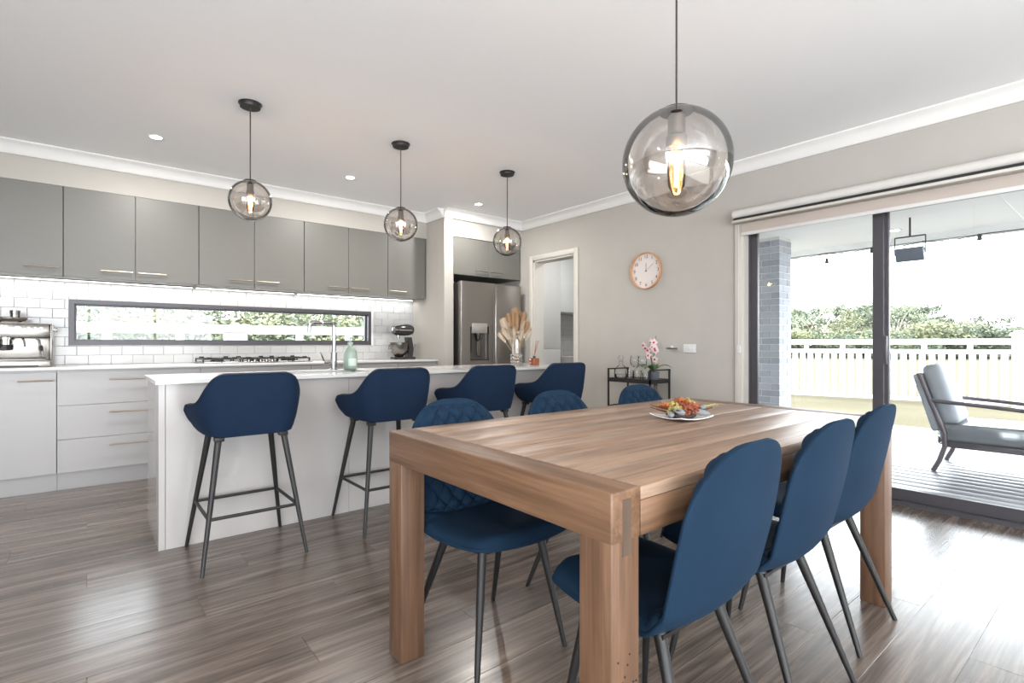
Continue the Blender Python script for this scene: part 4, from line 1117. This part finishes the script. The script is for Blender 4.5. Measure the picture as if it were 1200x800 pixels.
ap = struct('ceiling_patio')
PATC = mat('patio_ceiling_paint', (244, 243, 242), .8, var=.01)
MB().box(4.36, 8.35, -4.5, 3.71, 2.5, 2.56).box(6.41, 8.35, 3.71, 6.5, 2.5, 2.56).build('lining', PATC, ap, smooth=False)
bx(8.35, 8.42, -4.5, 6.5, 2.43, 2.62).build('fascia', mat('white_fascia', (235, 235, 232), .5), ap, smooth=False)
bx(8.42, 8.54, -4.5, 6.5, 2.42, 2.54).build('gutter', mat('gutter_grey', (150, 152, 156), .4, .3), ap, smooth=False)
for k in range(3): bx(4.4, 8.35, -3.9 + k * 2.4, -3.892 + k * 2.4, 2.496, 2.4999).build('cover_strip', PATC, ap, smooth=False)
bx(4.36, 8.5, -4.5, 3.71, 2.56, 2.64).build('roof', mat('roof_sheet', (120, 122, 126), .5, .3), ap, smooth=False)
# brick pier
pr = thing('brick_pier', 'grey brick pier holding up the patio roof', 'pier', (7.0, 3.06, -.03))
bx(.006, .344, .006, .344, 0, 2.53).build('mortar_core', mat('pale_mortar', (206, 204, 200), .9), pr, smooth=False)
BRK = mat('grey_brick', (162, 165, 173), .75, var=.12, scale=20, rand=.16, bump=.2, bscale=90)
bl_ = bx(0, .23, 0, .11, 0, .076, bev=.002, seg=1).mesh('brick', BRK, smooth=False)
bs_ = bx(0, .11, 0, .23, 0, .076, bev=.002, seg=1).mesh('brick', BRK, smooth=False)
zz = .005; k = 0
while zz < 2.46:
    lay4 = [(bl_, 0, 0), (bs_, .24, 0), (bl_, .12, .24), (bs_, 0, .12)] if k % 2 == 0 else [(bs_, 0, 0), (bl_, .12, 0), (bs_, .24, .12), (bl_, 0, .24)]
    for me, a, b_ in lay4: link('brick', me, pr, (a, b_, zz))
    zz += .086; k += 1
# patio downlight, hanging heater, festoon string
pd = thing('patio_downlight', 'round downlight in the white patio ceiling', 'downlight', (7.75, 2.0, 2.5))
MB().lathe([(.075, 0), (.075, -.006), (.06, -.008), (.05, -.004)], seg=24).build('ring', PLASTIC, pd)
MB().lathe([(.048, -.006), (.048, -.003)], seg=20).build('diffuser', EMIT, pd)
ht = onx(1066, 298, 7.1)
hh = thing('patio_heater', 'small tilted grey panel heater hanging under the patio roof', 'heater', (ht.x, ht.y, ht.z))
RH = Matrix.Rotation(R(-25), 3, 'Y')
bx(-.03, .03, -.13, .13, -.075, .075, bev=.008, rot=RH).build('heater_panel', mat('heater_grey', (112, 118, 130), .4, .3), hh)
hm = MB()
for s in (-1, 1): hm.tube([(0, s * .14, 0), (.01, s * .14, .2)], .006, 6)
hm.tube([(.01, -.14, .2), (.01, .14, .2)], .008, 6); hm.tube([(.01, 0, .2), (.01, 0, 2.5 - ht.z)], .01, 8); hm.build('bracket', BLACK, hh)
fs = thing('festoon_lights', 'string of black-socketed festoon bulbs along the patio roof edge', 'string lights', (8.3, 0, 2.44))
fpx = [(917, 303), (969, 306), (1022, 291), (1082, 293), (1148, 275)]
pts = [onx(a, b_, 8.3) for a, b_ in fpx]; cab = []
cab.append((0, 3.8, -.02))
for i, p in enumerate(pts):
    cab.append((0, p.y, -.03)); 
    if i < len(pts) - 1: cab.append((0, (p.y + pts[i + 1].y) / 2, -.075))
cab.append((0, -1.0, -.03))
MB().tube(cab, .006, 6).build('cable', BLACK, fs)
for i, p in enumerate(pts):
    dz = min(-.03, p.z - 2.44 + .04)
    so = MB().lathe([(.02, dz), (.024, dz - .05), (.034, dz - .06), (.012, dz - .075)], (0, p.y, 0), 12).build('lamp_socket', BLACK, fs)
    MB().tube([(0, p.y, -.03), (0, p.y, dz - .001)], .005, 6).build('drop_cord', BLACK, so)
    MB().sphere((0, p.y, dz - .105), .034, 12, 8).build('bulb', CLEAR, so)

# ------------------------------------------------------------------ white picket fences
def fence(name, label, p0, p1, ztop, zbase, post_at, npost):
    p0 = Vector(p0); p1 = Vector(p1); L = (p1 - p0).length; d = (p1 - p0) / L
    t = thing(name, label, 'fence', (p0.x, p0.y, zbase), math.atan2(d.y, d.x)); H = ztop - zbase
    for z0, z1 in ((H - .13, H), (H - .34, H - .24), (.05, .14)): bx(0, L, -.035, .035, z0, z1, bev=.004, seg=1).build('rail', WHITEF, t)
    pk = bx(-.06, .06, -.02, .02, .135, H - .335, bev=.004, seg=1).mesh('picket', WHITEF)
    n = int(L / .175)
    for k in range(n): link('picket', pk, t, (.09 + k * .175, 0, 0))
    sp_ = bx(-.05, .05, -.02, .02, H - .245, H - .125).mesh('spacer', WHITEF)
    for k in range(int(L / .8)): link('spacer', sp_, t, (.4 + k * .8, 0, 0))
    po = MB(); po.box(-.065, .065, -.065, .065, 0, H + .06); po.prism([(-.08, H + .06), (.08, H + .06), (.08, H + .085), (0, H + .12), (-.08, H + .085)], 1, -.08, .08)
    po = po.mesh('post', WHITEF)
    for u in post_at: link('post', po, t, (u, 0, 0))
A, B_ = onz(925, 462.5, -.25), onz(1085, 471, -.25); dirv = (B_ - A).normalized()
P0 = A - dirv * 2.4; P1 = A + dirv * 11
fence('picket_fence', 'white picket fence across the lawn beyond the deck', (P0.x, P0.y), (P1.x, P1.y), 1.21, GZ, [], 0)
ps = onz(1185, 472, GZ); u = (Vector((ps.x, ps.y, 0)) - Vector((P0.x, P0.y, 0))).dot(dirv)
fobj = [o for o in C.objects if o.name == 'picket_fence'][0]
po = MB(); po.box(-.13, .13, -.09, .09, 0, 1.55); po.prism([(-.16, 1.55), (.16, 1.55), (.16, 1.6), (0, 1.68), (-.16, 1.6)], 1, -.12, .12); pm_ = po.mesh('post', WHITEF)
for uu in (.2, u): link('post', pm_, fobj, (uu, 0, 0))
fence('picket_fence', 'white picket fence outside the splashback window', (-2.6, 8.5), (9.0, 8.5), 1.37, GZ, [], 0)
fob2 = [o for o in C.objects if o.name == 'picket_fence.001'][0]
pc_ = ony(205 + 0, 390, 8.5); pq = ony(275, 390, 8.5)
for xx in (-1.9, pq.x, 4.6): link('post', pm_, fob2, (xx + 2.6, 0, 0))

# ------------------------------------------------------------------ trees
LEAFS = [mat('gum_leaf', (127, 133, 112), .8, var=.35, scale=.9), mat('olive_leaf', (110, 112, 84), .8, var=.35, scale=.9), mat('dark_leaf', (75, 83, 65), .8, var=.35, scale=.9), mat('rust_leaf', (96, 83, 63), .8, var=.3, scale=.9)]
BARK = mat('pale_gum_bark', (196, 186, 172), .8, var=.2, scale=4)
def tree_meshes(seed, m, h, wd, trunk=True, blobs=15, leaves=150, low=.35, ls=.2):
    rr = random.Random(seed); cr_ = MB(); tr = MB()
    for b_ in range(blobs):
        a = rr.random() * 6.283; rad = wd * .5 * math.sqrt(rr.random()); z = h * rr.uniform(low, .9)
        c = Vector((rad * math.cos(a), rad * math.sin(a), z)); br = wd * rr.uniform(.15, .24)
        if trunk and b_ % 2 == 0: tr.tube([(0, 0, h * .25), (c.x * .5, c.y * .5, c.z * .75), c], [h * .018, h * .01, h * .004], 5)
        for k in range(leaves):
            u = Vector((rr.gauss(0, 1), rr.gauss(0, 1), rr.gauss(0, 1) * .65)); u = u.normalized() * br * rr.random() ** .35; u.z *= .7
            p = c + u; n = Vector((rr.gauss(0, 1), rr.gauss(0, 1), rr.gauss(0, 1))).normalized(); e1 = n.orthogonal().normalized(); e2 = n.cross(e1); s = ls * rr.uniform(.6, 1.3)
            cr_.bm.faces.new([cr_.bm.verts.new(q) for q in (p + e1 * s, p + e2 * s * .6, p - e1 * s, p - e2 * s * .6)])
    if trunk: tr.tube([(0, 0, -.1), (.05 * h * rr.uniform(-.5, .5), 0, h * .3), (0, 0, h * .6)], [h * .028, h * .02, h * .01], 7)
    return cr_.mesh('crown', m, smooth=False), (tr.mesh('trunk', BARK) if trunk else None)
kinds = [tree_meshes(11, LEAFS[0], 6, 5.2, ls=.13), tree_meshes(12, LEAFS[1], 6, 5.0, ls=.13), tree_meshes(13, LEAFS[2], 6, 5.4, ls=.13), tree_meshes(14, LEAFS[3], 5, 3.6, ls=.12)]
bush = [tree_meshes(21, LEAFS[1], 3, 5.5, False, 16, 200, .2, .12), tree_meshes(22, LEAFS[2], 3, 5.5, False, 16, 200, .2, .12)]
kn = ['grey-green gum tree', 'olive-green leafy tree', 'dark green leafy tree', 'rust-tinged small tree']
def tree(kd, px, py_top, dist, where, grp):
    v = ray(px, HZ); s = 1
    p = Vector((v.x, v.y)) * dist; top = CAMH + (HZ - py_top + 5) / FPX * dist
    h0 = 6 if kd < 3 else 5; s = (top - GZ) / (h0 * .97)
    t = thing('gum_tree', kn[kd] + ' ' + where, 'tree', (p.x, p.y, GZ), random.random() * 6, grp); t.scale = (s, s, s)
    c, tr = kinds[kd]; link('crown', c, t); link('trunk', tr, t)
rt = random.Random(4)
for kd, px, py in ((2, 931, 366), (0, 943, 360), (0, 962, 362), (3, 938, 380), (1, 978, 368), (2, 990, 362), (0, 1008, 354), (1, 1020, 360), (2, 1034, 362), (0, 1048, 358), (0, 1062, 357), (2, 1074, 362), (1, 1088, 372), (2, 1100, 375), (3, 928, 384), (1, 1010, 372), (2, 970, 378), (0, 1052, 372), (2, 1160, 374)):
    tree(kd, px, py, rt.uniform(58, 70), 'in the row beyond the paddock', 'trees beyond the paddock')
def hedge(k, px, py, dist, where, grp):
    v = ray(px, HZ); p = Vector((v.x, v.y)) * dist; top = CAMH + (HZ - py) / FPX * dist; s = (top - GZ) / 2.85
    t = thing('round_shrub', ['olive rounded shrub ', 'dark green rounded shrub '][k] + where, 'shrub', (p.x, p.y, GZ), random.random() * 6, grp); t.scale = (s * 1.25, s * 1.25, s)
    link('crown', bush[k][0], t)
for k, px in enumerate(range(915, 1230, 15)): hedge(k % 2, px + rt.uniform(-5, 5), (392 if px < 1080 else 388) - rt.uniform(0, 4) - (4 if 1090 < px < 1170 else 0), rt.uniform(48, 56), 'in the hedge line beyond the paddock', 'hedge line beyond the paddock')
for kd, px, py in ((0, 85, 322), (2, 118, 330), (0, 150, 318), (1, 186, 330), (0, 222, 322), (2, 256, 330), (0, 292, 324), (1, 330, 330), (2, 362, 326), (0, 396, 332), (2, 425, 334), (1, 450, 338)):
    tree(kd, px, py, rt.uniform(24, 30), 'behind the fence outside the splashback window', 'trees outside the splashback window')
for k, px in enumerate(range(70, 470, 24)): hedge(k % 2, px, 380 + rt.uniform(-5, 5), rt.uniform(20, 23), 'behind the fence outside the splashback window', 'shrubs outside the splashback window')

# ------------------------------------------------------------------ outdoor lounge chair under clear plastic
lc = thing('outdoor_armchair', 'grey cushioned outdoor armchair under clear plastic on the deck', 'outdoor chair', (5.82, 1.20, -.03), R(3))
FAB = mat('grey_outdoor_fabric', (170, 174, 181), .85, var=.12, scale=7, bump=.15, bscale=200)
MET = mat('taupe_metal', (112, 104, 108), .45, .3)
# local: x across (0 near .. .66 far), front is -y
for x in (0.0, .64):
    MB().tube([(x, .02, 0), (x, -.025, .1), (x, -.06, .22), (x, -.06, .34), (x, .04, .62), (x, .12, .86)], .019, 10).build('back_leg', MET, lc)
    bx(x - .02, x + .02, -.64, -.57, 0, .56, bev=.006).build('front_leg', MET, lc)
    MB().tube([(x, .05, .62), (x, -.3, .60), (x, -.62, .575)], .017, 10).build('armrest', MET, lc)
bx(0, .64, -.6, -.04, .22, .27, bev=.006).build('seat_frame', MET, lc)
def soft(x0, x1, y0, y1, z0, z1, name, bev, rot=None, cen=None):
    return MB().box(x0, x1, y0, y1, z0, z1, bev=bev, seg=4, rot=rot, cen=cen).build(name, FAB, lc, ang=60)
soft(.02, .62, -.63, -.02, .27, .42, 'seat_cushion', .035)
RB = Matrix.Rotation(R(-16), 3, 'X')
soft(.0, .64, -.03, .03, .36, .88, 'sling_back', .02, RB, (.32, -.03, .36))
soft(.04, .60, -.17, -.03, .41, .96, 'back_cushion', .05, RB, (.32, -.1, .41))
PLS = glass('clear_plastic_sheet', (.93, .94, .95), rough=.12, ior=1.4, extra=.10)
bx(-.008, .648, -.645, -.01, .24, .43, bev=.02).build('plastic_cover', PLS, lc)
